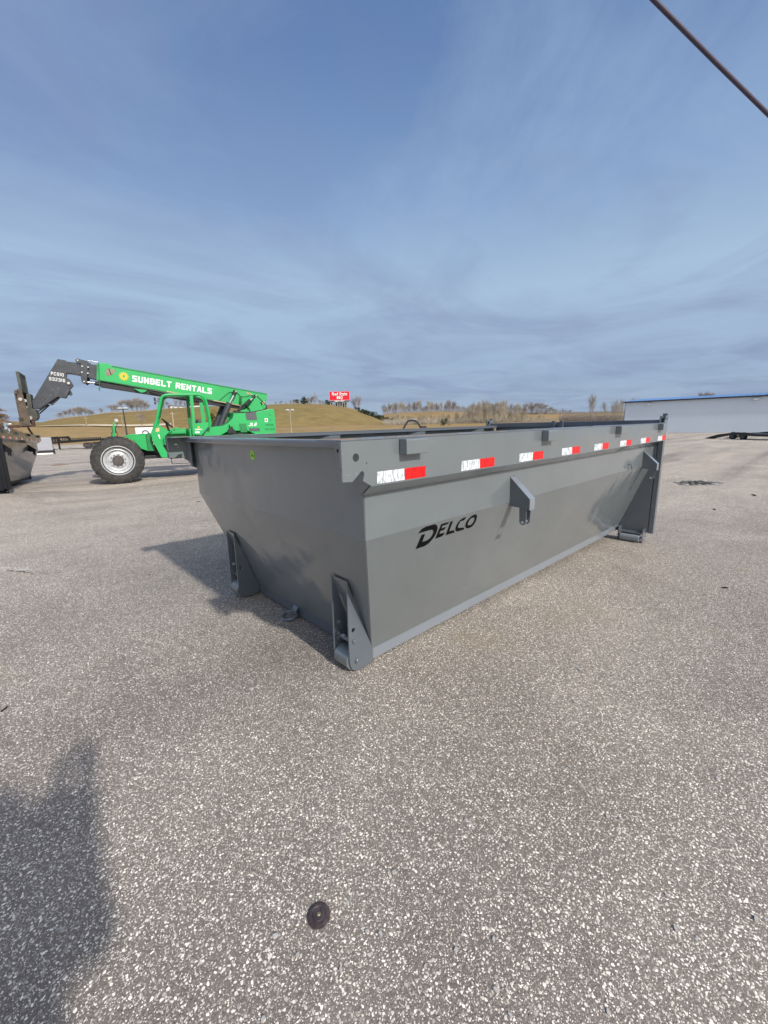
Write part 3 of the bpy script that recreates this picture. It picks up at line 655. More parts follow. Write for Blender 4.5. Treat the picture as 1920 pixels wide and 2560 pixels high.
TL['jiblug']=(1.25,[(-0.927, 2.546), (-0.893, 2.51), (-0.878, 2.439), (-0.922, 2.395), (-0.982, 2.425)])
TL['headbracket']=(1.14,[(-0.661, 3.328), (-0.611, 3.372), (-0.37, 3.302), (-0.454, 2.883), (-0.486, 2.742), (-0.554, 2.697), (-0.602, 2.778), (-0.599, 2.942), (-0.554, 3.245), (-0.648, 3.266)])
TL['toprod']=(1.25,[(-0.408, 3.336), (-0.178, 3.305)])
TL['lowrod']=(1.25,[(-0.524, 2.77), (-0.304, 2.743)])
TL['lowcyl']=(1.25,[(-0.315, 2.743), (-0.149, 2.707)])
TL['tiltcyl']=(1.3,[(-1.447, 2.197), (-1.392, 2.141), (-1.178, 2.345), (-1.259, 2.381)])
TL['rodA']=(1.3,[(-1.748, 1.957), (-1.474, 2.164)])
TL['rodB']=(1.35,[(-1.74, 1.894), (-1.444, 2.161)])
TL['bolts']=(1.13,[(-0.526, 3.17), (-0.393, 3.149), (-0.554, 3.013), (-0.423, 2.989), (-0.541, 2.77), (-0.606, 3.321), (-0.899, 2.72)])
TL['mirrorhook']=(1.13,[(-0.099, 3.295), (-0.21, 2.515)])
TL['rollrod']=(1.15,[(-0.134, 3.262), (-0.218, 2.515)])
TL['wornpatch']=(1.15,[(0.04, 3.132), (0.241, 3.108), (0.195, 3.014), (0.111, 2.945), (0.05, 2.935), (-0.029, 2.958)])
TL['sun']=(1.15,[(0.414, 2.93), (0.432, 3.063), (0.539, 2.913)])
TL['txt']=(1.15,[(0.628, 2.964), (0.605, 2.796), (2.71, 2.619), (2.682, 2.46)])
TL['jibtxt']=(1.17,[(-1.233, 3.015), (-1.262, 2.927), (-0.965, 2.978), (-0.986, 2.885), (-1.29, 2.877), (-1.321, 2.79), (-0.956, 2.831), (-0.981, 2.74)])
TL['carr_near']=(0.45,[(-1.771, 2.912), (-1.713, 2.919), (-1.76, 2.581), (-1.845, 2.499), (-1.886, 2.185), (-1.905, 1.786), (-1.943, 1.596)])
TL['carr_pts']=(0.45,[(-1.771, 2.912), (-1.845, 2.499), (-1.886, 2.185), (-1.905, 1.786), (-1.943, 1.596), (-2.318, 1.605)])
TL['carr_far']=(2,[(-1.977, 2.939), (-2.032, 2.498), (-1.976, 2.485), (-1.918, 1.836), (-2.018, 1.623)])
TL['coupler']=(1.2,[(-1.86, 2.427), (-1.769, 2.428), (-1.777, 2.254), (-1.789, 2.054), (-1.725, 2.028), (-1.704, 1.877), (-1.718, 1.814), (-1.765, 1.751), (-1.872, 1.727), (-1.909, 1.879)])
TL['lugs']=(1.1,[(-1.817, 2.087), (-1.907, 2.243), (-1.995, 2.292), (-1.77, 1.812), (-1.807, 1.649)])
TL['fork']=(0.6,[(-2.359, 1.643), (-2.372, 1.565), (-1.787, 1.623), (-1.795, 1.57)])
TL['cab_front']=(0.15,[(0.963, 1.232), (1.088, 1.589), (1.247, 2.086), (1.322, 2.298), (1.462, 2.387), (2.303, 2.394)])
TL['cab_frontZb']=(0.15,[(1.301, 2.322), (1.382, 2.38), (1.468, 2.392), (2.249, 2.405), (2.356, 2.352), (2.428, 2.221), (2.472, 1.82), (2.483, 1.599), (2.449, 1.501), (2.288, 1.295)])
TL['cab_inner']=(0.15,[(1.349, 2.287), (1.429, 2.334), (2.044, 2.38)])
TL['cab_bpost']=(0.15,[(2.038, 2.374), (2.139, 2.374), (2.113, 1.582), (2.083, 1.265), (2.009, 1.267), (2.041, 1.753)])
TL['cab_rearlow']=(0.15,[(2.097, 1.546), (2.459, 1.587), (2.461, 1.501), (2.289, 1.308), (2.249, 1.259), (2.077, 1.265)])
TL['cab_lowfront']=(0.15,[(0.999, 1.429), (1.061, 1.415), (1.118, 1.271), (1.219, 0.956), (1.282, 0.759), (1.29, 0.649), (1.137, 0.645), (1.083, 0.817), (0.964, 1.146)])
TL['cab_doorlow']=(0.2,[(1.063, 1.628), (1.144, 1.591), (1.259, 1.481), (1.307, 1.432), (1.419, 1.369), (1.294, 1.241), (1.218, 1.147), (1.082, 1.008), (0.968, 1.204), (1.018, 1.605)])
TL['cab_apillar']=(0.15,[(1.298, 2.299), (1.36, 2.288), (1.085, 1.603), (0.999, 1.429)])
TL['floorbar']=(0.15,[(0.768, 0.713), (0.994, 0.7), (0.984, 0.627), (0.759, 0.64), (1.285, 0.647), (1.877, 0.596)])
TL['step']=(0.15,[(1.381, 0.605), (1.38, 0.454), (1.862, 0.462), (1.873, 0.558)])
TL['fender']=(0.3,[(0.289, 1.267), (0.478, 1.319), (0.804, 1.335), (0.934, 1.344), (0.871, 0.84), (0.747, 0.846), (0.656, 0.917), (0.527, 1.173)])
TL['fendertop']=(0.3,[(0.291, 1.286), (0.79, 1.322), (0.81, 1.295), (0.308, 1.24)])
TL['ramp']=(0.3,[(0.816, 1.295), (0.934, 1.344), (0.871, 0.84), (0.747, 0.846)])
TL['frontpost']=(0.5,[(0.061, 1.641), (0.102, 1.653), (0.076, 1.264), (-0.008, 1.267)])
TL['frontlight']=(0.5,[(0.034, 1.526), (0.118, 1.524), (0.134, 1.393), (0.117, 1.269), (-0.007, 1.274)])
TL['mirror']=(0.5,[(0.154, 1.704), (0.149, 1.588)])
TL['wheel']=(0,[(0.091, 0.642), (-0.511, 0.677), (0.751, 0.604), (0.177, 1.262), (0.005, 0.011), (-0.293, 0.665), (0.524, 0.617)])
TL['cabmirror']=(0.15,[(1.179, 2.275), (1.221, 2.275), (1.189, 2.102), (1.147, 2.102)])
TL['steer']=(0.55,[(1.293, 1.726), (1.542, 1.476), (1.38, 1.615), (1.298, 1.494), (1.497, 1.378)])
TL['dash']=(0.5,[(1.342, 1.383), (1.419, 1.466), (1.69, 1.472), (1.848, 1.456), (1.928, 1.441), (2.023, 1.464), (2.0, 1.264), (1.331, 1.285)])
TL['seat']=(0.6,[(2.133, 1.6), (2.201, 1.687), (2.271, 1.673), (2.274, 1.598)])
TL['inpost']=(1,[(1.945, 2.323), (2.028, 2.323), (2.021, 1.466), (1.931, 1.468)])
TL['inpost2']=(1,[(2.301, 2.196), (2.434, 2.184), (2.434, 1.613), (2.31, 1.603)])
TL['hood']=(0.35,[(3.242, 1.894), (3.552, 1.866), (3.848, 1.889), (4.207, 1.964), (4.394, 1.976), (4.4, 1.804), (4.4, 1.297), (4.394, 1.135), (2.515, 1.198), (2.531, 1.35), (2.882, 1.48), (3.013, 1.566), (3.148, 1.692), (3.188, 1.844)])
TL['hood2']=(0.35,[(3.186, 1.831), (3.23, 1.894), (3.341, 1.893), (3.577, 1.994), (4.196, 1.99)])
TL['tower']=(0.8,[(3.19, 1.701), (3.274, 1.911), (3.683, 1.987), (3.774, 2.119), (3.878, 2.251), (3.989, 2.305), (4.062, 2.225), (4.151, 2.01), (4.174, 1.956), (3.887, 1.905), (3.592, 1.561), (3.165, 1.437)])
TL['deck']=(0.35,[(2.21, 1.446), (2.663, 1.473), (2.883, 1.493), (3.136, 1.692), (3.133, 1.281), (2.185, 1.209)])
TL['hoodpanelA']=(0.35,[(3.536, 1.827), (3.558, 1.853), (3.842, 1.889), (3.866, 1.647), (3.558, 1.646)])
TL['hoodmesh']=(0.35,[(3.321, 1.547), (3.524, 1.55), (3.544, 1.282), (3.347, 1.288)])
TL['hoodpanelB']=(0.35,[(3.6, 1.405), (3.91, 1.403), (3.922, 1.304), (3.611, 1.313)])
TL['hoodjlg']=(0.35,[(3.599, 1.47), (3.639, 1.56), (3.871, 1.556), (3.85, 1.464)])
TL['hoodtxt']=(0.35,[(4.117, 1.518), (4.106, 1.458), (4.344, 1.519), (4.339, 1.453), (4.1, 1.385), (4.088, 1.326), (4.374, 1.385), (4.368, 1.318)])
TL['hoodsquare']=(0.35,[(4.092, 1.69), (4.178, 1.688), (4.175, 1.576), (4.089, 1.578)])
TL['hoodmarks']=(0.35,[(4.266, 1.79), (4.266, 1.634), (4.124, 1.919), (4.177, 1.925)])
TL['liftcyl']=(0.95,[(2.697, 1.469), (2.728, 1.528), (3.097, 2.18), (3.176, 2.207), (3.244, 2.18), (2.927, 1.497), (2.81, 1.466)])
TL['liftcylax']=(0.95,[(2.803, 1.466), (3.175, 2.194), (3.264, 2.39), (3.357, 2.495), (3.39, 2.544)])
TL['liftcylB']=(1.5,[(2.768, 1.86), (2.978, 2.13), (3.099, 2.157), (2.792, 1.587), (2.734, 1.533)])
TL['compcyl']=(0.9,[(3.375, 1.913), (3.787, 2.27), (3.859, 2.337), (3.972, 2.411), (3.337, 1.861)])
TL['compcyl2']=(0.9,[(3.16, 1.823), (3.327, 1.954)])
TL['hose']=(0.85,[(3.991, 2.401), (4.089, 2.295), (4.175, 2.201), (4.249, 2.107), (4.257, 2.039), (4.212, 1.992)])
TL['blackthing']=(0.3,[(2.981, 1.286), (3.003, 1.388), (3.03, 1.413), (3.037, 1.54), (3.071, 1.45), (3.081, 1.424), (3.124, 1.487), (3.135, 1.41), (3.185, 1.344), (3.242, 1.291), (3.228, 1.279)])
TL['triplehose']=(1.1,[(3.537, 2.376), (3.495, 2.135), (3.57, 2.376), (3.549, 2.148), (3.616, 2.376), (3.577, 2.162)])
TL['decals']=(0.15,[(1.074, 1.474), (1.185, 1.471), (1.168, 1.377), (1.117, 1.354), (1.073, 1.379), (1.107, 1.29), (1.179, 1.293), (1.169, 1.168), (1.099, 1.165), (2.095, 1.424), (2.284, 1.419), (2.196, 1.507), (2.077, 1.363), (2.196, 1.298)])
TH = empty('telehandler', (1.16, 11.69, 0), math.atan2(-.166, .986), 'green telescopic forklift with its dark boom nose raised over the black dumpster', 'telehandler')
def P2(k): return TL[k][1]
def slab(key, name, m, w0, w1, parent=None, bevel=.004, pts=None, label=None):
    return MB().prism(pts or P2(key), XZ, w0, w1).build(name, M[m], parent or TH, bevel=bevel, label=label)
# boom
boom = slab('boom', 'boom', 'green', 1.15, 1.53, bevel=.006)
b_ = MB(); bt = P2('boom')
b_.bar((bt[2][0], 1.144, bt[2][1]-.012), (bt[4][0], 1.144, bt[4][1]-.012), .012, .03); b_.bar((bt[7][0]-.0+-1.75, 1.144, bt[7][1]+.32), (bt[6][0]+.0, 1.144, bt[6][1]+.02), .012, .025)
b_.build('boom_flange', M['green_dark'], boom)
rc = MB(); rc.tube([(a, 1.142, z) for a, z in P2('boom_recess')], .017, 6); rc.build('boom_edge_shadow', M['green_dark'], boom, smooth=True)  # dark green bead stands in for the shadow lip along the plate edge
slab('boom_under', 'boom_cylinder', 'black', 1.20, 1.45, boom)
MB().prism([(.62, 2.60), (.95, 2.56), (.88, 2.50), (.78, 2.49)], XZ, 1.13, 1.16).build('boom_tab', M['green'], boom)
he = MB()
he.bar((1.45, 1.14, 2.53), (2.35, 1.14, 2.36), .02, .035); he.bar((2.70, 1.14, 2.275), (3.5, 1.14, 2.115), .02, .03)
he.build('worn_edge', M['tan_edge'], boom)
hs = MB()
for k in range(3): hs.tube([(1.0+.02*k, 1.15, 2.545-.03*k), (1.5, 1.14, 2.40-.02*k), (2.1, 1.15, 2.34-.02*k)], .008, 6)
hs.build('hose', M['black'], boom, smooth=True)
pt = [(-.232, 3.285), (-.13, 3.27), (-.135, 3.235), (.15, 3.20)]
MB().bar((-.17, 1.143, 3.25), (-.245, 1.143, 2.80), .03, .02).build('boom_front_collar', M['green_dark'], boom)
slab('ext', 'inner_boom', 'boom_grey', 1.20, 1.48, boom)
nose = slab('jibhead', 'boom_nose', 'boom_grey', 1.17, 1.50, boom, bevel=.006)
slab('jiblug', 'lug', 'boom_grey', 1.26, 1.30, nose)
nd_ = MB(); nd_.bar((-1.03, 1.20, 2.345), (-.905, 1.20, 2.555), .05, .02); nd_.build('nose_gusset', M['black'], nose)
slab('headbracket', 'boom_end_bracket', 'boom_grey', 1.13, 1.165, boom)
slab('headbracket', 'boom_end_bracket', 'boom_grey', 1.50, 1.53, boom)
bl = MB()
for a, z in P2('bolts'): bl.cyl((a, 1.12, z), (a, 1.17, z), .020 if (a, z) != P2('bolts')[-1] else .034, 14)
bl.build('bolts', M['lamp_head'], boom, smooth=True)
r_ = MB(); a, b = P2('toprod'); r_.cyl((a[0], 1.26, a[1]), (b[0], 1.26, b[1]), .014, 10)
a, b = P2('lowrod'); r_.cyl((a[0], 1.26, a[1]), (b[0], 1.26, b[1]), .026, 14); r_.build('extend_rod', M['chrome'], boom, smooth=True)
r_ = MB(); a, b = P2('lowcyl'); r_.cyl((a[0], 1.26, a[1]), (b[0], 1.26, b[1]-.01), .055, 16); r_.build('rod_gland', M['black'], boom, smooth=True)
r_ = MB(); a, b = P2('rollrod'); r_.cyl((a[0]-.0, 1.135, a[1]), (b[0], 1.135, b[1]), .010, 8); r_.cyl((b[0]-.03, 1.135, b[1]+.06), (b[0]+.03, 1.135, b[1]+.08), .012, 8)
r_.build('hanging_rod', M['green_dark'], boom, smooth=True)
slab('wornpatch', 'worn_sticker', 'worn', 1.1455, 1.149, boom, bevel=0)
MB().bar((.085, 1.144, 3.13), (.11, 1.144, 2.96), .004, .022).build('worn_scratch', M['black'], boom)
# the sun-wheel emblem: ring of curved blades
cx, cz = P2('sun')[0]; pg = []
nb = 12; r1, r0 = .130, .088
for k in range(nb):
    a = 2*math.pi*k/nb+.2
    pg += [(cx+r0*math.cos(a), cz+r0*math.sin(a)), (cx+r0*1.10*math.cos(a+.16), cz+r0*1.10*math.sin(a+.16)), (cx+r1*math.cos(a+.06), cz+r1*math.sin(a+.06)),
           (cx+r1*.90*math.cos(a+.30), cz+r1*.90*math.sin(a+.30))]
MB().prism(pg, XZ, 1.1455, 1.149, [circ((cx, cz), .034, 20)]).build('sun_emblem', M['yellow'], boom)
tx = P2('txt'); uu = Vector((tx[3][0]-tx[1][0], 0, tx[3][1]-tx[1][1])); uu.normalize()
ob_ = Vector((.605, 1.147, 2.772))
block_text('SUNBELT RENTALS', 'lettering', M['white'], boom, (.605, 1.149, 2.796), uu, Vector((-uu.z, 0, uu.x)), 2.105, .172, .215, .20, .003)
jt = P2('jibtxt'); u2 = Vector((jt[2][0]-jt[0][0], 0, jt[2][1]-jt[0][1])).normalized()
block_text('PC010', 'lettering', M['white'], nose, (jt[1][0], 1.167, jt[1][1]), u2, Vector((-u2.z, 0, u2.x)), .275, .085, .135, .40, .003)
block_text('932316', 'lettering', M['white'], nose, (jt[5][0], 1.167, jt[5][1]), u2, Vector((-u2.z, 0, u2.x)), .345, .085, .135, .40, .003)
mk = MB(); rnd = random.Random(4)
for k in range(16):
    a = -1.15-.45*rnd.random(); z = 2.63+(a+1.15)*.85+rnd.uniform(-.13, .12); s_ = rnd.uniform(.006, .014)
    mk.box(a, a+s_*rnd.uniform(1, 2.2), 1.1665, 1.1695, z, z+s_)
mk.build('scratches', M['worn'], nose)
# fork tilt cylinder
tc_ = slab('tiltcyl', 'tilt_cylinder', 'boom_grey', 1.28, 1.40, boom)
r_ = MB(); a, b = P2('rodA'); r_.cyl((a[0], 1.30, a[1]), (b[0], 1.30, b[1]), .014, 10); a, b = P2('rodB'); r_.cyl((a[0], 1.34, a[1]), (b[0], 1.34, b[1]), .018, 10)
r_.build('tilt_rod', M['boom_grey'], tc_, smooth=True)
# fork carriage: two side uprights, cross beams, backrest grid and forks
car = MB()
up = [(-1.80, 2.50), (-1.845, 2.499), (-1.886, 2.185), (-1.905, 1.786), (-1.943, 1.596), (-1.72, 1.60), (-1.70, 1.80), (-1.74, 2.2), (-1.755, 2.50)]
car.prism(up, XZ, .45, .50); car.prism([(a-.02, z) for a, z in up], XZ, 1.30, 1.35)
car.box(-1.93, -1.83, .45, 1.35, 1.70, 1.80); car.box(-1.90, -1.82, .45, 1.35, 2.38, 2.47); car.box(-1.91, -1.83, .5, 1.30, 1.98, 2.16); car.box(-1.92, -1.89, .5, 1.30, 1.62, 2.42)
cg = car.build('carriage', M['rust'], TH, bevel=.004)
br_ = MB()
br_.box(-1.80, -1.735, .45, .52, 2.49, 2.915); br_.box(-1.80, -1.735, 1.28, 1.35, 2.40, 2.915)
br_.prism([(-1.79, 2.86), (-1.74, 2.86), (-1.74, 2.915), (-1.79, 2.915)], XZ, .52, 1.28)
for k in range(5): br_.box(-1.785, -1.765, .62+.13*k, .64+.13*k, 2.45, 2.87)
br_.box(-1.775, -1.755, .52, 1.28, 2.44, 2.87)
br_.build('load_backrest', M['olive_steel'], cg, bevel=.003)
slab('coupler', 'coupler', 'olive_steel', 1.12, 1.55, cg)
lu = MB()
for i, (a, z) in enumerate(P2('lugs')):
    if i == 1: a, z, w_ = -1.74, 2.22, .52
    elif i == 2: a, z, w_ = -1.81, 2.25, .43
    else: w_ = 1.07
    lu.cyl((a, w_, z), (a, w_+.06, z), (.035, .04, .04, .045, .03)[i], 16)
lu.build('coupler_pin', M['chip'], cg, smooth=True)
fk = MB(); fk.prism([(-1.83, 1.80), (-1.77, 1.80), (-1.775, 1.585), (-3.05, 1.535), (-3.05, 1.555), (-1.83, 1.64)], XZ, .60, .74)
fk.build('fork', M['rust_red'], cg, bevel=.004)
fk = MB(); fk.prism([(-1.85, 1.80), (-1.79, 1.80), (-1.795, 1.585), (-3.05, 1.535), (-3.05, 1.555), (-1.85, 1.64)], XZ, 1.08, 1.22)
fk.build('fork', M['rust_red'], cg, bevel=.004)
# wheels
def wheel(wx, wy, wz, flip, rad=.632):
    y0 = wy; s = 1 if not flip else -1
    prof = [(.345, .03), (.36, .0), (.47, -.012), (.56, .0), (.612, .035), (.622, .10), (.622, .32), (.612, .385), (.56, .42), (.47, .43), (.36, .42), (.345, .39)]
    ty = MB().lathe([(r*rad/.632, o*s) for r, o in prof], (wx, y0, wz), 'y', 56, closed=True)
    for k in range(26):                                # tread lugs
        for sd, o0 in ((0, .03), (1, .22)):
            a = 2*math.pi*(k+.5*sd)/26; da = .085
            pts = []
            for rr in (.60, .630):
                for (aa, oo) in ((a-da*.55, o0-.02), (a+da*.45, o0-.02), (a+da*1.15, o0+.18), (a+da*.15, o0+.18)):
                    if sd: aa = 2*a-aa; oo = .42-(oo-.0) if 0 else oo+.01
                    r2 = rr*rad/.632
                    pts.append((wx+r2*math.cos(aa), y0+s*(oo+.0), wz+r2*math.sin(aa)))
            ty.add(pts, [(0, 1, 2, 3), (7, 6, 5, 4), (0, 4, 5, 1), (1, 5, 6, 2), (2, 6, 7, 3), (3, 7, 4, 0)])
    wh = ty.build('wheel', M['rubber'], TH, smooth=True)
    rim = MB().lathe([(r, o*s) for r, o in [(.385, .01), (.392, -.006), (.378, -.008), (.358, .008), (.345, .05), (.30, .075), (.285, .07), (.27, .11), (.235, .13), (.215, .115), (.16, .112), (.02, .112)]], (wx, y0, wz), 'y', 48)
    ro = rim.build('rim', M['rim'], wh, smooth=True, fix=False)
    hb = MB().lathe([(r, o*s) for r, o in [(.135, .115), (.135, .07), (.12, .05), (.06, .045), (.001, .045)]], (wx, y0, wz), 'y', 24)
    hb.build('hub', M['hub'], ro, smooth=True)
    nb_ = MB()
    for k in range(10):
        a = 2*math.pi*k/10+.15; nb_.cyl((wx+.168*math.cos(a), y0+.115*s, wz+.168*math.sin(a)), (wx+.168*math.cos(a), y0+.085*s, wz+.168*math.sin(a)), .015, 8)
    nb_.build('wheel_nuts', M['hub'], ro, smooth=True)
wheel(.115, .02, .634, False); wheel(.115, 2.36, .634, True); wheel(3.25, .02, .634, False); wheel(3.25, 2.36, .634, True)
# chassis
ch = MB(); ch.box(-.10, 4.0, .80, 1.60, .62, .98); ch.box(.0, .23, .42, 1.98, .54, .74); ch.box(3.13, 3.36, .42, 1.98, .54, .74); ch.box(.70, 2.6, .40, .82, .625, .71)
ch.build('chassis', M['black'], TH, bevel=.01)
# front fender box
fb = MB(); fd = P2('fender'); fb.prism([fd[0], fd[1], (.815, 1.31), (.815, .845), (.656, .917), (.527, 1.12)], XZ, .30, 1.02); fb.build('front_body', M['green'], TH, bevel=.008)
MB().prism([(.29, 1.275), (.30, 1.262), (.80, 1.312), (.80, 1.328)], XZ, .292, 1.02).build('front_cover', M['green'], TH, bevel=.003)
MB().prism([(.818, 1.30), (.935, 1.34), (.99, .84), (.818, .84)], XZ, .36, 1.02).build('cab_front_wall', M['green_dark'], TH)
fp = MB(); fp.prism(P2('frontpost'), XZ, .50, .56); fp_ = fp.build('light_post', M['green'], TH, bevel=.003)
q = MB(); q.prism([(.02, 1.52), (.02, 1.40), (-.01, 1.38), (-.01, 1.27), (.005, 1.27), (.005, 1.37), (.035, 1.39), (.035, 1.52)], XZ, .46, .50); q.prism([(.10, 1.52), (.10, 1.40), (.12, 1.38), (.12, 1.27), (.135, 1.27), (.135, 1.39), (.115, 1.41), (.115, 1.52)], XZ, .46, .50)
q.box(.03, .11, .52, .60, 1.36, 1.50); q.build('headlight', M['black'], fp_)
q = MB(); q.cyl((.15, .5, 1.70), (.15, .53, 1.70), .045, 16); q.build('mirror', M['zinc'], fp_, smooth=True)
q = MB(); q.tube([(.15, .52, 1.66), (.155, .53, 1.59), (.10, .54, 1.50)], .008, 6); q.build('mirror_arm', M['black'], fp_, smooth=True)
# cab
cab = MB().prism([(1.00, .70), (2.35, .70), (2.46, .95), (2.46, 1.26), (1.9, 1.26), (1.9, .80), (1.05, .80)], XZ, .72, 1.05).build('cab', M['green'], TH, bevel=.006)
fr_o = [(.999, 1.429), (1.085, 1.60), (1.180, 1.92), (1.298, 2.29), (1.345, 2.352), (1.42, 2.386), (1.55, 2.396), (2.249, 2.405), (2.33, 2.378), (2.40, 2.31), (2.435, 2.20), (2.46, 1.95), (2.480, 1.70), (2.483, 1.60), (2.455, 1.50)]
for w in (.17, .98):
    MB().tube([(a+.03, w, z-.03) for a, z in fr_o], .036, 8).build('cab_frame', M['green'], cab, smooth=True)
MB().prism([(2.040, 2.376), (2.135, 2.376), (2.120, 1.90), (2.105, 1.58), (2.085, 1.26), (2.005, 1.26), (2.045, 1.75)], XZ, .145, .20).build('cab_pillar', M['green'], cab, bevel=.006)
MB().prism([(2.095, 1.575), (2.46, 1.60), (2.455, 1.50), (2.289, 1.295), (2.249, 1.25), (2.085, 1.25)], XZ, .15, .19).build('cab_rear_panel', M['green'], cab, bevel=.004)
rf = MB(); rf.prism([(1.38, 2.365), (2.30, 2.385), (2.30, 2.355), (1.40, 2.335)], XZ, .19, .97)
for k in range(5): rf.box(1.50+.16*k, 1.53+.16*k, .19, .97, 2.33, 2.40)
rf.build('cab_roof', M['green'], cab)
# front lower leg and panel of the cab opening
MB().prism([(1.00, 1.43), (1.06, 1.42), (1.125, 1.275), (1.225, .96), (1.288, .80), (1.33, .76), (1.33, .655), (1.20, .645), (1.137, .66), (1.083, .817), (.99, 1.08), (.955, 1.30)], XZ, .14, .21).build('cab_step_panel', M['green'], cab, bevel=.005)
MB().prism([(1.05, 1.62), (1.144, 1.592), (1.23, 1.51), (1.307, 1.432), (1.42, 1.365), (1.30, 1.24), (1.215, 1.13), (1.12, 1.05), (1.09, 1.28), (1.03, 1.43)], XZ, .205, .235).build('cab_side_panel', M['green'], cab, bevel=.004)
MB().prism([(.96, 1.29), (1.30, 1.29), (1.30, .72), (1.05, .70)], XZ, .93, .97).build('cab_inner_wall', M['green'], cab)
bx = MB(); bx.box(1.30, 2.02, .86, .95, .72, 1.44); bx.box(1.34, 1.9, .70, .86, 1.29, 1.38); bx.box(1.60, 1.72, .72, .80, 1.38, 1.47); bx.box(1.93, 2.02, .3, .9, 1.0, 1.42)
bx.build('dashboard', M['green'], cab, bevel=.01)
pd = MB(); pd.bar((1.15, .35, .93), (1.36, .5, .90), .10, .03); pd.bar((1.20, .45, .84), (1.35, .55, .80), .09, .03); pd.bar((1.12, .4, 1.0), (1.22, .5, .78), .03, .03)
pd.build('pedals', M['black'], cab)
sw = MB(); c0 = Vector((1.405, .55, 1.60)); dv = Vector((.25, 0, -.25)).normalized(); sv = Vector((0, 1, 0)); pts = [c0+(dv*math.cos(a)+sv*math.sin(a))*.175 for a in [2*math.pi*k/32 for k in range(33)]]
sw.tube(pts, .014, 8, caps=False); nn = dv.cross(sv)
for a in (0.2, 2.2, 4.3): sw.bar(c0-Vector((.02, 0, .03)), c0+(dv*math.cos(a)+sv*math.sin(a))*.17, .03, .012)
sw.tube([c0, c0-Vector((.02, 0, .04)), (1.43, .55, 1.36)], .03, 8); sw.build('steering_wheel', M['black'], cab, smooth=True)
st_ = MB(); st_.box(1.72, 2.08, .38, .84, 1.06, 1.18); st_.prism([(2.09, 1.16), (2.20, 1.17), (2.29, 1.66), (2.20, 1.70)], XZ, .42, .82); st_.build('seat', M['seatm'], cab, bevel=.03)
MB().prism([(1.947, 2.325), (2.03, 2.325), (2.02, 1.40), (1.93, 1.40)], XZ, 1.0, 1.04).build('cab_far_pillar', M['green_dark'], cab)
MB().prism([(2.301, 2.2), (2.40, 2.2), (2.42, 1.60), (2.31, 1.60)], XZ, 1.0, 1.04).build('cab_far_pillar', M['green'], cab)
mr = MB(); mr.box(1.150, 1.195, .10, .15, 2.19, 2.28); mr.box(1.150, 1.19, .10, .15, 2.10, 2.17); mr.bar((1.19, .125, 2.2), (1.27, .15, 2.17), .012, .012); mr.build('work_light', M['black'], cab)
dl = MB(); dl.prism([(1.075, 1.474), (1.185, 1.471), (1.168, 1.377), (1.117, 1.350), (1.073, 1.379)], XZ, .198, .2035); dl.build('shield_sticker', M['decal'], cab)
dl = MB(); dl.box(1.108, 1.175, .198, .2035, 1.17, 1.285); dl.box(2.08, 2.195, .144, .149, 1.298, 1.345); dl.build('white_sticker', M['white'], cab)
block_text('SUNBELT', 'lettering', M['white'], cab, (2.085, .147, 1.382), (1, 0, 0), (0, 0, 1), .19, .04, .22, .3, .002)
pg = []
for k in range(10):
    a = 2*math.pi*k/10; pg += [(2.185+.022*math.cos(a), 1.465+.022*math.sin(a)), (2.185+.036*math.cos(a+.25), 1.465+.036*math.sin(a+.25))]
MB().prism(pg, XZ, .145, .149).build('sun_emblem', M['yellow'], cab)
stp = MB(); stp.tube([(1.38, .2, .62), (1.385, .17, .455), (1.865, .17, .455), (1.875, .2, .62)], .012, 6); stp.box(1.35, 2.2, .2, .8, .60, .66); stp.build('step', M['black'], cab, smooth=False)
gb = MB(); gb.prism([(.93, .845), (1.05, .845), (1.13, .70), (1.05, .70)], XZ, .4, .5); gb.build('bracket', M['black'], cab)
# rear body
rb = MB().prism([(2.30, .75), (2.30, 1.26), (2.46, 1.45), (2.663, 1.473), (2.883, 1.493), (3.013, 1.566), (3.145, 1.69), (3.188, 1.80), (3.186, 1.86), (3.235, 1.905), (3.552, 1.866), (3.848, 1.889), (4.207, 1.964), (4.394, 1.976), (4.415, 1.90), (4.41, 1.25), (4.38, .95), (3.95, .90), (3.80, 1.2), (3.55, 1.33), (3.0, 1.33), (2.65, 1.15), (2.55, .75)], XZ, .35, .84).build('engine_cover', M['green'], TH, bevel=.015)
rb2 = MB().prism([(2.7, .8), (2.7, 1.45), (3.15, 1.6), (4.38, 1.6), (4.38, .9)], XZ, .84, 2.1).build('rear_body', M['green'], TH, bevel=.015)
slab('hoodpanelA', 'intake_panel', 'panel_grey', .338, .352, rb); slab('hoodpanelB', 'vent_panel', 'panel_grey', .338, .352, rb)
slab('hoodmesh', 'side_mesh', 'green_dark', .338, .352, rb)
MB().prism([(3.20, 1.86), (3.24, 1.92), (3.56, 1.885), (3.85, 1.91), (4.19, 1.975), (4.19, 1.962), (3.85, 1.89), (3.55, 1.862)], XZ, .34, .60).build('cover_seam', M['black'], rb)
mm = MB()
for a, z in ((4.266, 1.79), (4.266, 1.634)): mm.box(a-.02, a+.02, .344, .352, z-.009, z+.009)
mm.build('latch', M['black'], rb)
MB().box(4.092, 4.178, .343, .351, 1.578, 1.69).build('white_sticker', M['white'], rb)
MB().box(4.115, 4.155, .339, .344, 1.60, 1.665).build('sticker_print', M['panel_grey'], rb)
block_text('JLG', 'lettering', M['white'], rb, (3.595, .347, 1.465), (1, 0, 0), (0, 0, 1), .225, .095, .20, .25, .003, .35)
block_text('PC010', 'lettering', M['green_dark'], rb, (4.106, .346, 1.458), (1, 0, 0), (0, 0, 1), .235, .062, .22, .45, .003)
block_text('932316', 'lettering', M['green_dark'], rb, (4.09, .346, 1.327), (1, 0, 0), (0, 0, 1), .285, .062, .22, .45, .003)
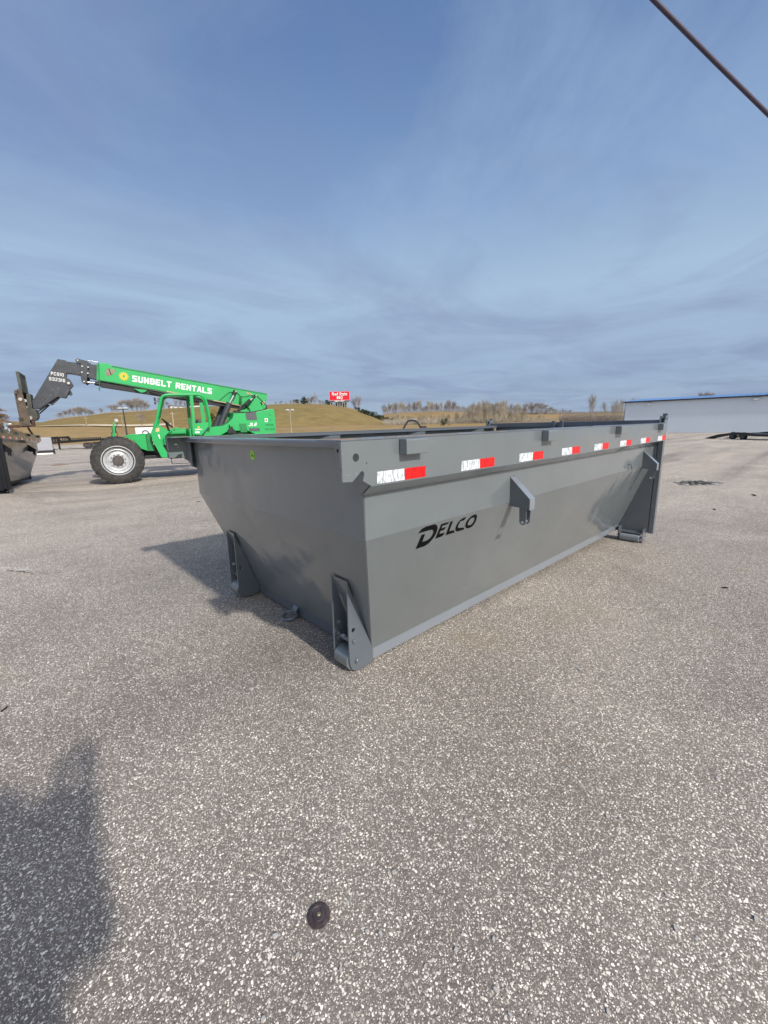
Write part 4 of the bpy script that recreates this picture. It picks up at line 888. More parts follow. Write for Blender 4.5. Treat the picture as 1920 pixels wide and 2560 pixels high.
tw = MB()
for w0, w1 in ((.86, .90), (1.62, 1.66)): tw.prism([(3.20, 1.60), (3.19, 1.78), (3.274, 1.911), (3.60, 1.985), (3.72, 2.05), (3.80, 2.16), (3.878, 2.251), (3.989, 2.305), (4.062, 2.225), (4.151, 2.01), (4.20, 1.60)], XZ, w0, w1)
tw.build('boom_tower', M['green'], TH, bevel=.006)
pv = MB(); pv.cyl((4.18, .84, 2.19), (4.18, 1.70, 2.19), .045, 16); pv.build('pivot_pin', M['tan_edge'], TH, smooth=True)
# lift cylinders
def ram(a, b, c, w, r1_, r2_, nm):
    o = MB(); o.cyl((a[0], w, a[1]), (b[0], w, b[1]), r1_, 20); o = o.build(nm, M['boom_grey'], TH, smooth=True)
    q_ = MB(); q_.cyl((b[0], w, b[1]), (c[0], w, c[1]), r2_, 14); q_.build('rod', M['chrome'], o, smooth=True)
    q_ = MB(); dd = (Vector((c[0], w, c[1]))-Vector((b[0], w, b[1]))).normalized(); cc = Vector((c[0], w, c[1])); q_.cyl(cc-dd*.12, cc+dd*.03, r2_*1.7, 12); q_.cyl((c[0], w-.075, c[1]), (c[0], w+.075, c[1]), .03, 12); q_.build('rod_eye', M['black'], o, smooth=True)
    q_ = MB(); q_.cyl((c[0], w-.085, c[1]), (c[0], w-.07, c[1]), .024, 12); q_.build('pin_head', M['chip'], o, smooth=True)
ram((2.80, 1.42), (3.172, 2.185), (3.375, 2.525), .98, .085, .037, 'lift_cylinder')
ram((2.70, 1.42), (3.06, 2.20), (3.2, 2.45), 1.66, .085, .037, 'lift_cylinder')
ram((3.345, 1.872), (3.78, 2.262), (3.965, 2.405), .91, .055, .024, 'leveling_cylinder')
cp_ = MB(); cp_.bar((3.40, .85, 1.96), (3.78, .85, 2.28), .06, .05); cp_.tube([(3.50, .83, 2.02), (3.56, .80, 2.12), (3.64, .80, 2.13), (3.68, .82, 2.07), (3.70, .82, 1.98)], .014, 6); cp_.cyl((3.34, .80, 1.865), (3.34, .95, 1.865), .05, 14)
cp_.build('valve_block', M['black'], TH)
MB().bar((3.13, .95, 1.80), (3.32, .95, 1.95), .06, .05).build('link', M['black'], TH)
hz_ = MB()
for k in range(4): hz_.tube([(a+.012*k, .84+.02*k, z-.008*k) for a, z in P2('hose')], .014, 8)
for k in range(3): hz_.tube([(3.54+.035*k, 1.12, 2.38), (3.52+.03*k, 1.11, 2.25), (3.505+.03*k, 1.11, 2.13)], .008, 6)
hz_.tube([(3.72, .84, 2.03), (3.74, .82, 1.95), (3.73, .84, 1.87)], .01, 6)
hz_.build('hydraulic_hoses', M['rubber'], TH, smooth=True)
MB().bar((3.72, 1.145, 2.52), (3.90, 1.145, 2.44), .012, .05).build('worn_strip', M['tan_edge'], boom)
MB().prism([(2.96, 1.25), (2.985, 1.37), (3.03, 1.41), (3.035, 1.53), (3.06, 1.46), (3.085, 1.43), (3.11, 1.48), (3.135, 1.41), (3.185, 1.344), (3.23, 1.28), (3.22, 1.25)], XZ, .29, .42).build('hose_guard', M['black'], TH, bevel=.01)

# ------------------------------------------------------------------ chain and hook slung from the forks
# the machine was measured along a heading about eight degrees off its true one: swing every traced part onto the true plane
OLD_U = Vector((.95328, -.30209, 0)); OLD_V = Vector((.30209, .95328, 0)); O_ = Vector((1.16, 11.69, 0))
ang_ = math.atan2(-.166, .986); NU = Vector((math.cos(ang_), math.sin(ang_), 0)); NV = Vector((-NU.y, NU.x, 0))
REAR = {o.name: .17 for o in TH.children if o.name.startswith('wheel') and o.data.vertices[0].co.x > 1.5}
def swing(s_, w_, z_):
    p = O_+OLD_U*s_+OLD_V*w_+Vector((0, 0, z_)); d = p-CAM; n0 = (O_+NV*w_-CAM).dot(NV)/d.dot(NV); q_ = CAM+d*n0-O_
    return q_.dot(NU), q_.z
for o in bpy.data.objects:
    q_ = o
    while q_.parent: q_ = q_.parent
    if q_ is not TH or o.type != 'MESH': continue
    r_ = o
    while r_.parent is not TH: r_ = r_.parent
    vs_ = o.data.vertices
    if r_.name.startswith('wheel'):
        for c in vs_: c.co.x += REAR.get(r_.name, 0)
        continue
    w0_ = min(c.co.y for c in vs_)
    for c in vs_:
        c.co.x, c.co.z = swing(c.co.x, w0_, c.co.z)
TM = Matrix.Translation((1.16, 11.69, 0)) @ Matrix.Rotation(ang_, 4, 'Z')
def chain(name, pts, label, m='rust_red', r=.009, step=.05, cat='chain', group=None):
    mb = MB(); pts = [Vector(p) for p in pts]; k = 0
    for a, b in zip(pts, pts[1:]):
        n = max(1, int((b-a).length/step))
        for i in range(n):
            c = a+(b-a)*((i+.5)/n); d = (b-a).normalized(); x = d.cross(Vector((.3, .9, .2))).normalized(); y = d.cross(x)
            sd = x if k % 2 else y; k += 1
            mb.tube([c+d*(.034*math.cos(q))+sd*(.016*math.sin(q)) for q in [2*math.pi*j/10 for j in range(11)]], r*.7, 5, caps=False)
    o = mb.build(name, M[m], None, smooth=True); return tag(o, label, cat, group)
tl_ = lambda s, w, z: TM @ Vector((s, w, z))
ca = at(42, 1066, 9.6); cb = at(68, 1067, 9.7); cc = at(91, 1096, 12.9)
chain('chain', [at(30, 1066, 9.5), at(42, 1069, 9.55), at(52, 1066, 9.6), at(66, 1063, 9.7)], 'rusty chain wound along the fork below the carriage')
chain('chain', [at(70, 1069, 9.9), at(78, 1081, 11.2), at(87, 1093, 12.6), at(92, 1096, 13.2)], 'thin chain slanting from the carriage down to the rim of the black dumpster', r=.014)
hk = empty('lifting_clamp', at(18, 1070, 9.2), 0, 'bright galvanised clamp with a ring, hanging off the rusty fork over the black dumpster', 'clamp')
def hl(px, py, d=9.2): return tuple(at(px, py, d)-at(18, 1070, 9.2))
MB().bar(hl(13, 1057), hl(16, 1080), .05, .03, R_).build('shank', M['zinc'], hk, bevel=.003)
b__ = MB()
for q in range(3): b__.tube([hl(19+q*3.2+1.7*math.cos(a), 1060+1.9*math.sin(a)) for a in [2*math.pi*j/10 for j in range(11)]], .008, 6, caps=False)
b__.build('links', M['zinc'], hk, smooth=True)
MB().tube([hl(18+5.5*math.cos(a), 1077+6.5*math.sin(a)) for a in [-1.9+3.9*j/14 for j in range(15)]], .016, 8).build('ring', M['zinc'], hk, smooth=True)
# ------------------------------------------------------------------ metal building
A = at(1565, 1005, 59); B = at(1919, 988.6, 49)
d_ = (B-A); d_.z = 0; d_.normalize(); back = Vector((-d_.y, d_.x, 0));
if back.dot(F_) < 0: back = -back
bd = empty('metal_building', (A.x, A.y, -.75), math.atan2(d_.y, d_.x), 'long pale grey metal building with a blue roof, behind the low trailer', 'building')
sgn = 1 if (Matrix.Rotation(math.atan2(d_.y, d_.x), 3, 'Z') @ Vector((0, 1, 0))).dot(back) > 0 else -1
EV = (A.z+B.z)/2+.75; LB = 62; DB = 22; RG = EV+.64
wl = MB()
yy = lambda v: v*sgn
wl.add([(0, 0, 0), (LB, 0, 0), (LB, 0, EV), (0, 0, EV)], [(0, 1, 2, 3)]); wl.add([(0, yy(DB), 0), (LB, yy(DB), 0), (LB, yy(DB), EV), (0, yy(DB), EV)], [(0, 1, 2, 3)])
for x in (0, LB): wl.add([(x, 0, 0), (x, yy(DB), 0), (x, yy(DB), EV), (x, yy(DB/2), RG), (x, 0, EV)], [(0, 1, 2, 3, 4)])
wl.build('wall', M['metal_wall'], bd, solid=.15, fix=False)
rfm = MB(); rfm.add([(-.25, yy(-.3), EV+.02), (LB+.2, yy(-.3), EV+.02), (LB+.2, yy(DB/2), RG+.06), (-.25, yy(DB/2), RG+.06), (LB+.2, yy(DB+.3), EV+.02), (-.25, yy(DB+.3), EV+.02)], [(0, 1, 2, 3), (3, 2, 4, 5)])
for k in range(0, 104): rfm.bar((k*.6, yy(-.28), EV+.06), (k*.6, yy(DB/2), RG+.10), .04, .05)
rf_ = rfm.build('roof', M['roof_blue'], bd, solid=.08, fix=False)
MB().box(-.28, LB+.2, min(yy(-.32), yy(-.40)), max(yy(-.32), yy(-.40)), EV-.12, EV+.03).build('gutter', M['dark_pole'], rf_)
MB().box(-.06, .06, min(yy(-.03), yy(.1)), max(yy(-.03), yy(.1)), 0, EV).build('corner_trim', M['dark_pole'], bd)
MB().box(0.1, LB, min(yy(-.08), yy(-.12)), max(yy(-.08), yy(-.12)), 0, .12).build('base_trim', M['concrete'], bd)
for px, py in ((1624, 1011), (1891, 998)):
    # where that bearing meets the long wall
    rr_ = ray(px, py); n_ = Vector((-d_.y, d_.x, 0)); tt = (A-CAM).dot(n_)/rr_.dot(n_); hp = CAM+rr_*tt; x = (hp-A).dot(d_); z = hp.z+.75
    lf = MB(); lf.box(x-.32, x+.32, min(yy(-.10), yy(-.32)), max(yy(-.10), yy(-.32)), z-.16, z+.18); f_ = lf.build('wall_light', M['zinc'], bd, bevel=.03)
    MB().box(x-.22, x+.22, min(yy(-.325), yy(-.335)), max(yy(-.325), yy(-.335)), z-.08, z+.10).build('lens', M['white'], f_)

# ------------------------------------------------------------------ trailers
def wheel_simple(mb, mr_, c, r, w, ax):
    ax = Vector(ax).normalized(); a = Vector(c)-ax*w/2; b = Vector(c)+ax*w/2
    mb.tube([a, a+ax*.02, b-ax*.02, b], [r*.93, r, r, r*.93], 24); mr_.tube([a-ax*.006, a-ax*.004], [r*.55, r*.55], 18); mr_.tube([b+ax*.004, b+ax*.006], [r*.55, r*.55], 18)
# equipment trailer with ramps, seen end to side in front of the building
g0 = at_r(1762, 1083.5, 49); g1 = at_r(1990, 1084, 41)
dt_ = (g1-g0); dt_.z = 0; dt_.normalize(); zt_ = gz(g0.x, g0.y)
tr = empty('equipment_trailer', (g0.x, g0.y, zt_), math.atan2(dt_.y, dt_.x), 'low black equipment trailer with its ramp down, parked in front of the metal building', 'trailer')
k_ = 49/FPX*1.06
X = lambda px: (px-1762)*.0465
dk = MB()
dk.prism([(X(1762), .02), (X(1800), .42), (X(1835), .60), (X(1850), .66), (X(1875), .64), (X(1890), .56), (X(2050), .56), (X(2050), .40), (X(1890), .38), (X(1830), .45), (X(1800), .26), (X(1775), .03)], XZ, -.0, .12)
dk.prism([(X(1762), .02), (X(1800), .42), (X(1835), .60), (X(1850), .66), (X(1875), .64), (X(1890), .56), (X(2050), .56), (X(2050), .40), (X(1890), .38), (X(1830), .45), (X(1800), .26), (X(1775), .03)], XZ, 2.28, 2.4)
dk.prism([(X(1835), .54), (X(1890), .52), (X(2050), .50), (X(2050), .44), (X(1835), .46)], XZ, .12, 2.28)
dk.build('deck', M['trailer_black'], tr, bevel=.01)
rp = MB()
for w in (.14, 1.7): rp.prism([(X(1762), .0), (X(1835), .58), (X(1835), .50), (X(1768), -.0)], XZ, w, w+.56)
for k in range(7): rp.bar((X(1770+9*k), -.02, .06+.06*k), (X(1770+9*k), .1, .06+.06*k), .05, .12)
rp.build('ramp', M['trailer_black'], tr)
for w in (.02,):
    for px in (1836, 1862):
        a_ = MB(); b_r = MB(); wheel_simple(a_, b_r, (X(px), w+.14, .34), .33, .20, (0, 1, 0)); o = a_.build('wheel', M['rubber'], tr, smooth=True); b_r.build('rim', M['boom_grey'], o)
# gooseneck flatbed in the distance, left of the telehandler
q0 = at_r(118, 1112, 66); q1 = at_r(262, 1110, 63)
dq = q1-q0; LQ = math.hypot(dq.x, dq.y); zq = -.67; gn = empty('flatbed_trailer', (q0.x, q0.y, zq), math.atan2(dq.y, dq.x), 'black gooseneck flatbed trailer at the edge of the field, its neck beside the grey box', 'trailer')
X = lambda px: (px-118)/144*LQ
e_ = MB()
for w in (0, 2.3):
    e_.prism([(X(118), 1.55), (X(147), 1.62), (X(153), 1.12), (X(262), 1.30), (X(262), 1.05), (X(118), .70), (X(118), .95), (X(146), 1.0), (X(143), 1.35), (X(118), 1.35)], XZ, w, w+.12)
for k in range(5): e_.bar((X(121+6*k), 0, 1.0), (X(122+6*k), 0, 1.56), .12, .12)
for k in range(3): e_.bar((X(120), .02, 1.05+.2*k), (X(147), .02, 1.12+.2*k), .08, .07)
e_.prism([(X(153), 1.10), (X(262), 1.28), (X(262), 1.20), (X(153), 1.04)], XZ, .12, 2.3)
for px in (128, 146): e_.bar((X(px), .1, .05), (X(px), .1, 1.1), .14, .14); e_.bar((X(px), .1, .02), (X(px)+.5, .1, .02), .1, .06)
for k in range(20): e_.box(X(157+5*k), X(158.6+5*k), -.02, .1, .96+.0013*(157+5*k), 1.13+.0013*(157+5*k))
e_.build('frame', M['trailer_black'], gn)
for w in (.1, 2.25):
    for px in (214, 222, 233, 241):
        a_ = MB(); b_r = MB(); wheel_simple(a_, b_r, (X(px), w, .46), .34, .26, (0, 1, 0)); o = a_.build('wheel', M['rubber'], gn, smooth=True); b_r.build('rim', M['hub'], o)
# grey box body on a dark skid
p0 = at_r(89, 1118, 52); gb_ = empty('cargo_box', (p0.x, p0.y, gz(p0.x, p0.y)), -.04, 'plain pale grey box on a dark skid between the black dumpster and the flatbed trailer', 'box trailer')
MB().box(0, 1.30, 0, 1.6, .36, 1.62).build('box_body', M['grey_box'], gb_, bevel=.06)
s_ = MB(); s_.box(-.05, 1.34, .02, .15, .14, .36); s_.box(-.05, 1.34, 1.4, 1.55, .14, .36); s_.box(0, 1.34, .15, 1.4, .22, .35); s_.box(1.26, 1.42, .02, .2, .02, .5); s_.build('skid', M['trailer_black'], gb_)
MB().box(-.1, 1.22, -.02, .0, .0, .13).build('skid_plate', M['white'], gb_)
# white panel-sided truck body seen through the gap between wheel and cab
v0 = at_r(340, 1090, 58); vb = empty('box_trailer', (v0.x, v0.y, gz(v0.x, v0.y)), -.40, 'white box trailer with a grey arch mark, glimpsed behind the front of the green telehandler', 'box trailer')
MB().box(0, 2.1, 0, 1.9, .75, 2.45).build('box_body', M['white'], vb, bevel=.04)
MB().prism([(1.05+.42*math.cos(a), 1.72+.42*math.sin(a)) for a in [R(15)+R(150)*k/10 for k in range(11)]]+[(1.05+.28*math.cos(a), 1.72+.28*math.sin(a)) for a in [R(165)-R(150)*k/10 for k in range(11)]], XZ, -.03, -.01).build('arch_mark', M['panel_grey'], vb)
MB().prism(circ((1.15, 1.35), .24, 16), XZ, -.03, -.01).build('round_mark', M['panel_grey'], vb)
MB().box(.1, 2.0, .1, 1.8, .45, .75).build('frame', M['trailer_black'], vb)
for x in (.55, 1.6):
    a_ = MB(); b_r = MB(); wheel_simple(a_, b_r, (x, .15, .38), .38, .25, (0, 1, 0)); wheel_simple(a_, b_r, (x, 1.75, .38), .38, .25, (0, 1, 0)); o = a_.build('wheel', M['rubber'], vb, smooth=True); b_r.build('rim', M['lamp_head'], o)

# ------------------------------------------------------------------ excavator arm above the far rail
eb = at_r(1052, 1094, 62); eb.z = -.68
ex = empty('excavator', eb, math.atan2(R_.y, R_.x), 'dark compact excavator whose curved arm shows above the far side of the grey dumpster', 'excavator')
s = 62/FPX
def E(px, py): return ((px-1052)*s*.92, (1094-py)*s*.90-.05)
tp = [E(1004, 1066), E(1008, 1058), E(1014, 1049), E(1018, 1044.5), (E(1030, 1042.5)), E(1038, 1044), E(1046, 1051), E(1053, 1062), E(1056, 1070)]
bt_ = [E(1052, 1071), E(1047, 1061), E(1040, 1051), E(1030, 1048.5), E(1020, 1049.5), E(1015, 1056), E(1009, 1067)]
MB().prism(tp+bt_, XZ, -.12, .12).build('boom', M['exc'], ex, bevel=.02)
r_ = MB(); r_.cyl((*E(1024, 1043)[:1], -.16, E(1024, 1043)[1]+.08), (E(1042, 1046)[0], -.16, E(1042, 1046)[1]+.08), .05, 10); r_.build('cylinder', M['chrome'], ex, smooth=True)
MB().prism([E(1003, 1066), E(1010, 1067), E(1006, 1078), E(1001, 1084), E(996, 1080)], XZ, -.25, .25).build('bucket', M['exc'], ex)
c_ = MB(); c_.box(E(1050, 0)[0], E(1050, 0)[0]+1.5, -.7, .7, .55, 1.2); c_.box(E(1050, 0)[0]+.1, E(1050, 0)[0]+.9, -.6, .1, 1.2, 1.75); c_.build('cab', M['exc'], ex, bevel=.05)
c_ = MB(); c_.box(E(1050, 0)[0]-.1, E(1050, 0)[0]+1.6, -.85, -.5, .02, .5); c_.box(E(1050, 0)[0]-.1, E(1050, 0)[0]+1.6, .5, .85, .02, .5); c_.build('tracks', M['rubber'], ex, bevel=.15)

# ------------------------------------------------------------------ billboard on the hill
def hill_xyz(px, r, dz=0): p = hill_point(px, r); p.z += dz; return p
bbp = hill_point(852, 292); r_b = 292
zt = at_r(852, 979, r_b).z; zb = at_r(852, 1000, r_b).z; zg = at_r(852, 1005, r_b).z
dirn = Vector((R_.x, R_.y, 0)).normalized()
half = (at_r(878.5, 990, r_b)-at_r(828.5, 990, r_b)).length/2
bb = empty('billboard', (bbp.x, bbp.y, 0), math.atan2(dirn.y, dirn.x), 'red billboard with white lettering standing on posts at the hilltop', 'billboard')
MB().box(-half, half, 0, .5, zb, zt).build('sign_panel', M['sign_red'], bb)
fr_ = MB()
for a, b, c, d in ((-half-.1, half+.1, zt, zt+.22), (-half-.1, half+.1, zb-.25, zb)): fr_.box(a, b, -.05, .55, c, d)
for a in (-half-.22, half): fr_.box(a, a+.22, -.05, .55, zb-.25, zt+.22)
fr_.build('sign_border', M['sign_edge'], bb)
lw = MB().box(-half, half-.3, .02, .4, zg, zb-.26).build('lower_panel', M['sign_grey'], bb)
hh = zt-zb
text('Red State', 'lettering', M['white'], bb, (-half*.79, -.06, zb+hh*.50), (1, 0, 0), (0, 0, 1), half*1.56, hh*.43, .035, .05, shear=.18)
text('BBQ', 'lettering', M['white'], bb, (-half*.31, -.06, zb+hh*.035), (1, 0, 0), (0, 0, 1), half*.62, hh*.42, .045, .05, shear=.12)
text('NEXT EXIT', 'lettering', M['white'], bb, (-half*.50, -.03, zg+.12), (1, 0, 0), (0, 0, 1), half*1.0, (zb-.26-zg)*.8, .06, .05)
for k in range(9):
    x = -half+.3+k*(2*half-.6)/8; po = MB(); gzp = bbp.z-2.6; po.box(x-.17, x+.17, .55, .9, gzp, zb-.2); po.build('post', M['pale_wood'], bb)
fz = MB(); fz.box(-half, half, .5, .6, zb-.8, zb-.4); fz.build('crossbeam', M['pale_wood'], bb)

# ------------------------------------------------------------------ lamp posts and utility poles
def lamp_post(px, ytop, r, label, m, thick=.10, heads=2):
    b = at_r(px, HOR(px)+1, r); b.z = gz(b.x, b.y) if r < 95 else hill_point(px, r).z
    zt_ = at_r(px, ytop, r).z
    e = empty('lamp_post', b, math.atan2(R_.y, R_.x), label, 'street lamp', 'lamp posts beyond the lot')
    MB().tube([(0, 0, 0), (0, 0, zt_-b.z)], [thick, thick*.6], 8).build('pole', M[m], e, smooth=True)
    q = MB(); s = 1.0*r/75; q.box(-.75*s, .75*s, -.05, .05, zt_-b.z-.12*s, zt_-b.z-.04*s); q.build('arm', M[m], e)
    for sg in (-1, 1):
        q = MB(); q.box(sg*.42*s-.27*s, sg*.42*s+.27*s, -.18*s, .18*s, zt_-b.z-.02*s, zt_-b.z+.22*s); q.build('lamp_head', M['lamp_head'], e, bevel=.04)
lamp_post(316, 1022, 78, 'dark lamp post with two heads standing left of the green cab', 'dark_pole', .13)
lamp_post(728, 1026, 88, 'pale thin lamp post with two heads in front of the hill under the billboard', 'pale_wood', .06)
def pole(px, ytop, ybase, r, label, m='wood_pole', w=.16, lean=0):
    a = at_r(px, ybase, r); z = at_r(px, ytop, r).z
    e = empty('utility_pole', a, 0, label, 'utility pole', 'wooden poles on and below the hill')
    MB().tube([(0, 0, -1.), (lean, 0, z-a.z)], [w, w*.7], 6).build('pole', M[m], e, smooth=True)
    q = MB(); q.box(-.9, .9, -.06, .06, z-a.z-.9, z-a.z-.75) if r > 150 else q.box(-.2, .2, -.04, .04, z-a.z-.4, z-a.z-.33)
    q.build('crossarm', M[m], e)
pole(307, 1034, 1063, 190, 'short yellowish pole on the slope beside the dark lamp post', w=.19)
pole(216, 1040, 1058, 200, 'small pole on the slope furthest to the left', w=.17)
pole(434, 1029, 1062, 190, 'pale pole on the slope seen through the open cab', 'pale_wood', w=.2)
pole(788, 979, 1012, 297, 'tall pole on the hilltop to the left of the billboard', w=.24)
pole(914, 1041, 1058, 230, 'thin pole low on the hill right of the billboard', w=.16)
pole(951, 1050, 1062, 230, 'stub of a pole by the evergreen hedge at the foot of the hill', w=.14)

# ------------------------------------------------------------------ house on the hill
hp = hill_xyz(446, 300); hs_ = empty('house', hp, math.atan2(R_.y, R_.x), 'white gabled house with a red-brown end on the hilltop, seen through the cab', 'house')
u = 300/FPX*1.22
MB().prism([(-4.2*u*2.4, -1), (4.8*u*2.4, -1), (4.8*u*2.4, 1.7*u*2), (-4.2*u*2.4, 2.4*u*2)], XZ, 0, 8).build('wall', M['white'], hs_)
MB().prism([(-5*u*2.4, 2.35*u*2), (5*u*2.4, 1.65*u*2), (4.6*u*2.4, 2.4*u*2), (-4.6*u*2.4, 3.3*u*2)], XZ, -.1, 8.4).build('roof', mat('roof_grey', (.16, .15, .155), .8), hs_)
MB().box(-5.2*u*2.4, -4.25*u*2.4, -.2, 8, -1, 3.2*u*2).build('gable_end', M['roof_brown'], hs_)
for x in (-2.2, 1.4): MB().box(x*u*2.4, (x+1.1)*u*2.4, -.06, .0, .5*u*2, 1.5*u*2).build('window', M['panel_grey'], hs_)
hp = hill_xyz(494, 302); h2 = empty('house', hp, math.atan2(R_.y, R_.x), 'low dark-roofed building on the hilltop behind the rear cab pillar', 'house')
MB().box(-4, 4, 0, 6, -1, 1.4).build('wall', M['white'], h2); MB().prism([(-4.4, 1.3), (4.4, 1.3), (3, 3.2), (-3, 3.2)], XZ, -.2, 6.2).build('roof', M['roof_brown'], h2)

# ------------------------------------------------------------------ trees
ORD = ['first', 'second', 'third', 'fourth', 'fifth', 'sixth', 'seventh', 'eighth', 'ninth', 'tenth', 'eleventh', 'twelfth', 'thirteenth', 'fourteenth', 'fifteenth', 'sixteenth']
def order_labels(group, base, tail='from the left'):
    """members of a short row say which one they are, counted across the photo"""
    ms = [o for o in bpy.data.objects if o.parent is None and o.get('group') == group]
    ms.sort(key=lambda o: (o.location-CAM).dot(R_)/(o.location-CAM).dot(F_))
    for i, o in enumerate(ms): o['label'] = '%s, %s %s' % (base, ORD[i], tail)
def bare_mesh(seed, mt, spread=.42, upright=.35, levels=4, kids=(5, 5, 4, 3), r0=.016, fork=.28, twig=.0022):
    rnd = random.Random(seed); mb = MB()
    def grow(p, d, ln, r, lv):
        n = 6 if lv == 0 else (4 if lv < 2 else 2); pts = [p]; rs = [r]; dd = d.copy(); q = p.copy()
        for i in range(n):
            dd = (dd+Vector((rnd.uniform(-1, 1), rnd.uniform(-1, 1), rnd.uniform(-.6, 1)*.6))*.13*(1+lv*.3)+Vector((0, 0, upright*.09))).normalized()
            q = q+dd*(ln/n); pts.append(q.copy()); rs.append(max(twig, r*(1-.62*(i+1)/n)))
        mb.tube(pts, rs, 5 if lv == 0 else 3, caps=False)
        if lv >= levels: return
        for k in range(kids[min(lv, len(kids)-1)]):
            t = rnd.uniform(fork if lv == 0 else .25, 1.0); i = min(n-1, int(t*n)); b = pts[i].lerp(pts[i+1], t*n-i)
            a = rnd.uniform(0, 2*math.pi); side = Vector((math.cos(a), math.sin(a), 0)); side = (side-dd*side.dot(dd)).normalized()
            nd2 = (dd*(1-spread)+side*spread*rnd.uniform(.8, 1.5)+Vector((0, 0, upright*.5))).normalized()
            grow(b, nd2, ln*rnd.uniform(.42, .66)*(1.25-.80*t if lv == 0 else 1), max(twig, r*(1-.6*t)*.55), lv+1)
    grow(Vector((0, 0, -.02)), Vector((rnd.uniform(-.05, .05), rnd.uniform(-.05, .05), 1)), .95, r0, 0)
    h = max(v[2] for v in mb.v); mb.v = [tuple(c/h for c in v) for v in mb.v]
    me = bpy.data.meshes.new('bare_tree'); me.from_pydata(mb.v, [], mb.f); me.materials.append(M[mt]); return me
wide = [bare_mesh(s_, 'twig', .50, .32, 4, (12, 7, 5, 3), .022, .10, .0019) for s_ in (1, 2, 3)]
tall = [bare_mesh(s_, 'twig', .34, .55, 3, (22, 6, 4), .012, .06, .0018) for s_ in (11, 12, 13, 14)]
pale = [bare_mesh(s_, 'twig_pale', .34, .55, 3, (20, 6, 4), .012, .04, .0020) for s_ in (21, 22, 23)]
brush = [bare_mesh(s_, 'twig_pale', .5, .4, 3, (16, 7, 5), .010, .02, .0030) for s_ in (31, 32)]
rt = random.Random(99)
def tree(me, px, base_y, top_y, r, label, group, name='bare_tree', cat='tree', wf=1., zbase=None):
    p = at_r(px, base_y, r); top = at_r(px, top_y, r).z
    o = bpy.data.objects.new(name, me); col.objects.link(o); o.location = p; h = (top-p.z)
    o.location.z -= h*.02; o.scale = (h*wf, h*wf, h); o.rotation_euler = (0, 0, rt.uniform(0, 6.28)); return tag(o, label, cat, group)
cy = lambda px: interp(CREST, px)
lab = 'bare grey tree standing in the row along the left hilltop'; grp = 'bare trees along the left hilltop'
for px, ty, wf in ((150, 1028, 1), (163, 1024, 1.1), (176, 1020, .9), (188, 1016, 1.1), (197, 1012, 1), (207, 1014, 1), (216, 1016, 1), (226, 1022, 1), (232, 1026, .9), (253, 1017, .6), (262, 1030, .8), (279, 1010, 1.2), (291, 1008, .8)):
    tree(rt.choice(wide), px, cy(px)+1.5, ty, 301+rt.uniform(-3, 6), lab, grp, wf=wf*1.25)
lab = 'large bare tree in the grove on the hill left of the green cab'; grp = 'large bare trees in the hilltop grove'
for px, ty, wf in ((308, 997, 1), (322, 993, 1.1), (333, 994, 1), (344, 990, 1.1), (354, 994, .9), (363, 1003, 1), (372, 1008, .9)):
    tree(rt.choice(wide), px, cy(px)+1.5, ty, 302+rt.uniform(-3, 6), lab, grp, wf=wf*1.15)
lab = 'bare tree near the white house, seen through the cab opening'; grp = 'bare trees around the house'
for px, ty, wf in ((403, 990, 1), (411, 996, .9), (420, 1000, 1), (440, 992, 1), (452, 988, .9), (463, 1000, .9)):
    tree(rt.choice(wide+tall), px, cy(px)+1.5, ty, 312+rt.uniform(-3, 6), lab, grp, wf=wf)
tree(wide[1], 355, 1069, 1028, 150, 'spreading brown bare tree in front of the slope, between lamp post and cab', None, wf=1.1)
# left margin tree, much nearer
p = at_r(3, 1090, 75); e = empty('bare_tree', p, 0, 'brown drooping bare tree cut off by the left margin behind the black dumpster', 'tree')
hgt = at_r(3, 988, 75).z-p.z
tk = MB(); tk.tube([(0, 0, -.6), (.1, 0, hgt*.5), (0, .1, hgt*.98)], [.42, .28, .05], 8); tk.build('trunk', M['bark_pale'], e, smooth=True)
rn = random.Random(5); cr = MB()
for k in range(70):
    z = hgt*rn.uniform(.10, .95); a = rn.uniform(0, 6.28); ln = (1.08-z/hgt)*hgt*.46*rn.uniform(.7, 1.1)
    pts = [Vector((0, 0, z))+Vector((math.cos(a), math.sin(a), 0))*ln*t+Vector((0, 0, .12*ln*math.sin(t*3)-.10*ln*t)) for t in (0, .25, .5, .75, 1)]
    cr.tube(pts, [.10, .075, .055, .04, .02], 4, caps=False)
    for j in range(22):
        t = rn.uniform(.15, 1); b = pts[0].lerp(pts[-1], t); v = Vector((rn.uniform(-1, 1), rn.uniform(-1, 1), rn.uniform(-.7, .5))).normalized()*ln*.22
        cr.tube([b, b+v*.5, b+v+Vector((0, 0, -.1))], [.035, .025, .012], 3, caps=False)
cr.build('crown', M['rust_tree'] if 'rust_tree' in M else mat('rust_tree', (.20, .13, .09), .9, 0, .3, 3), e)
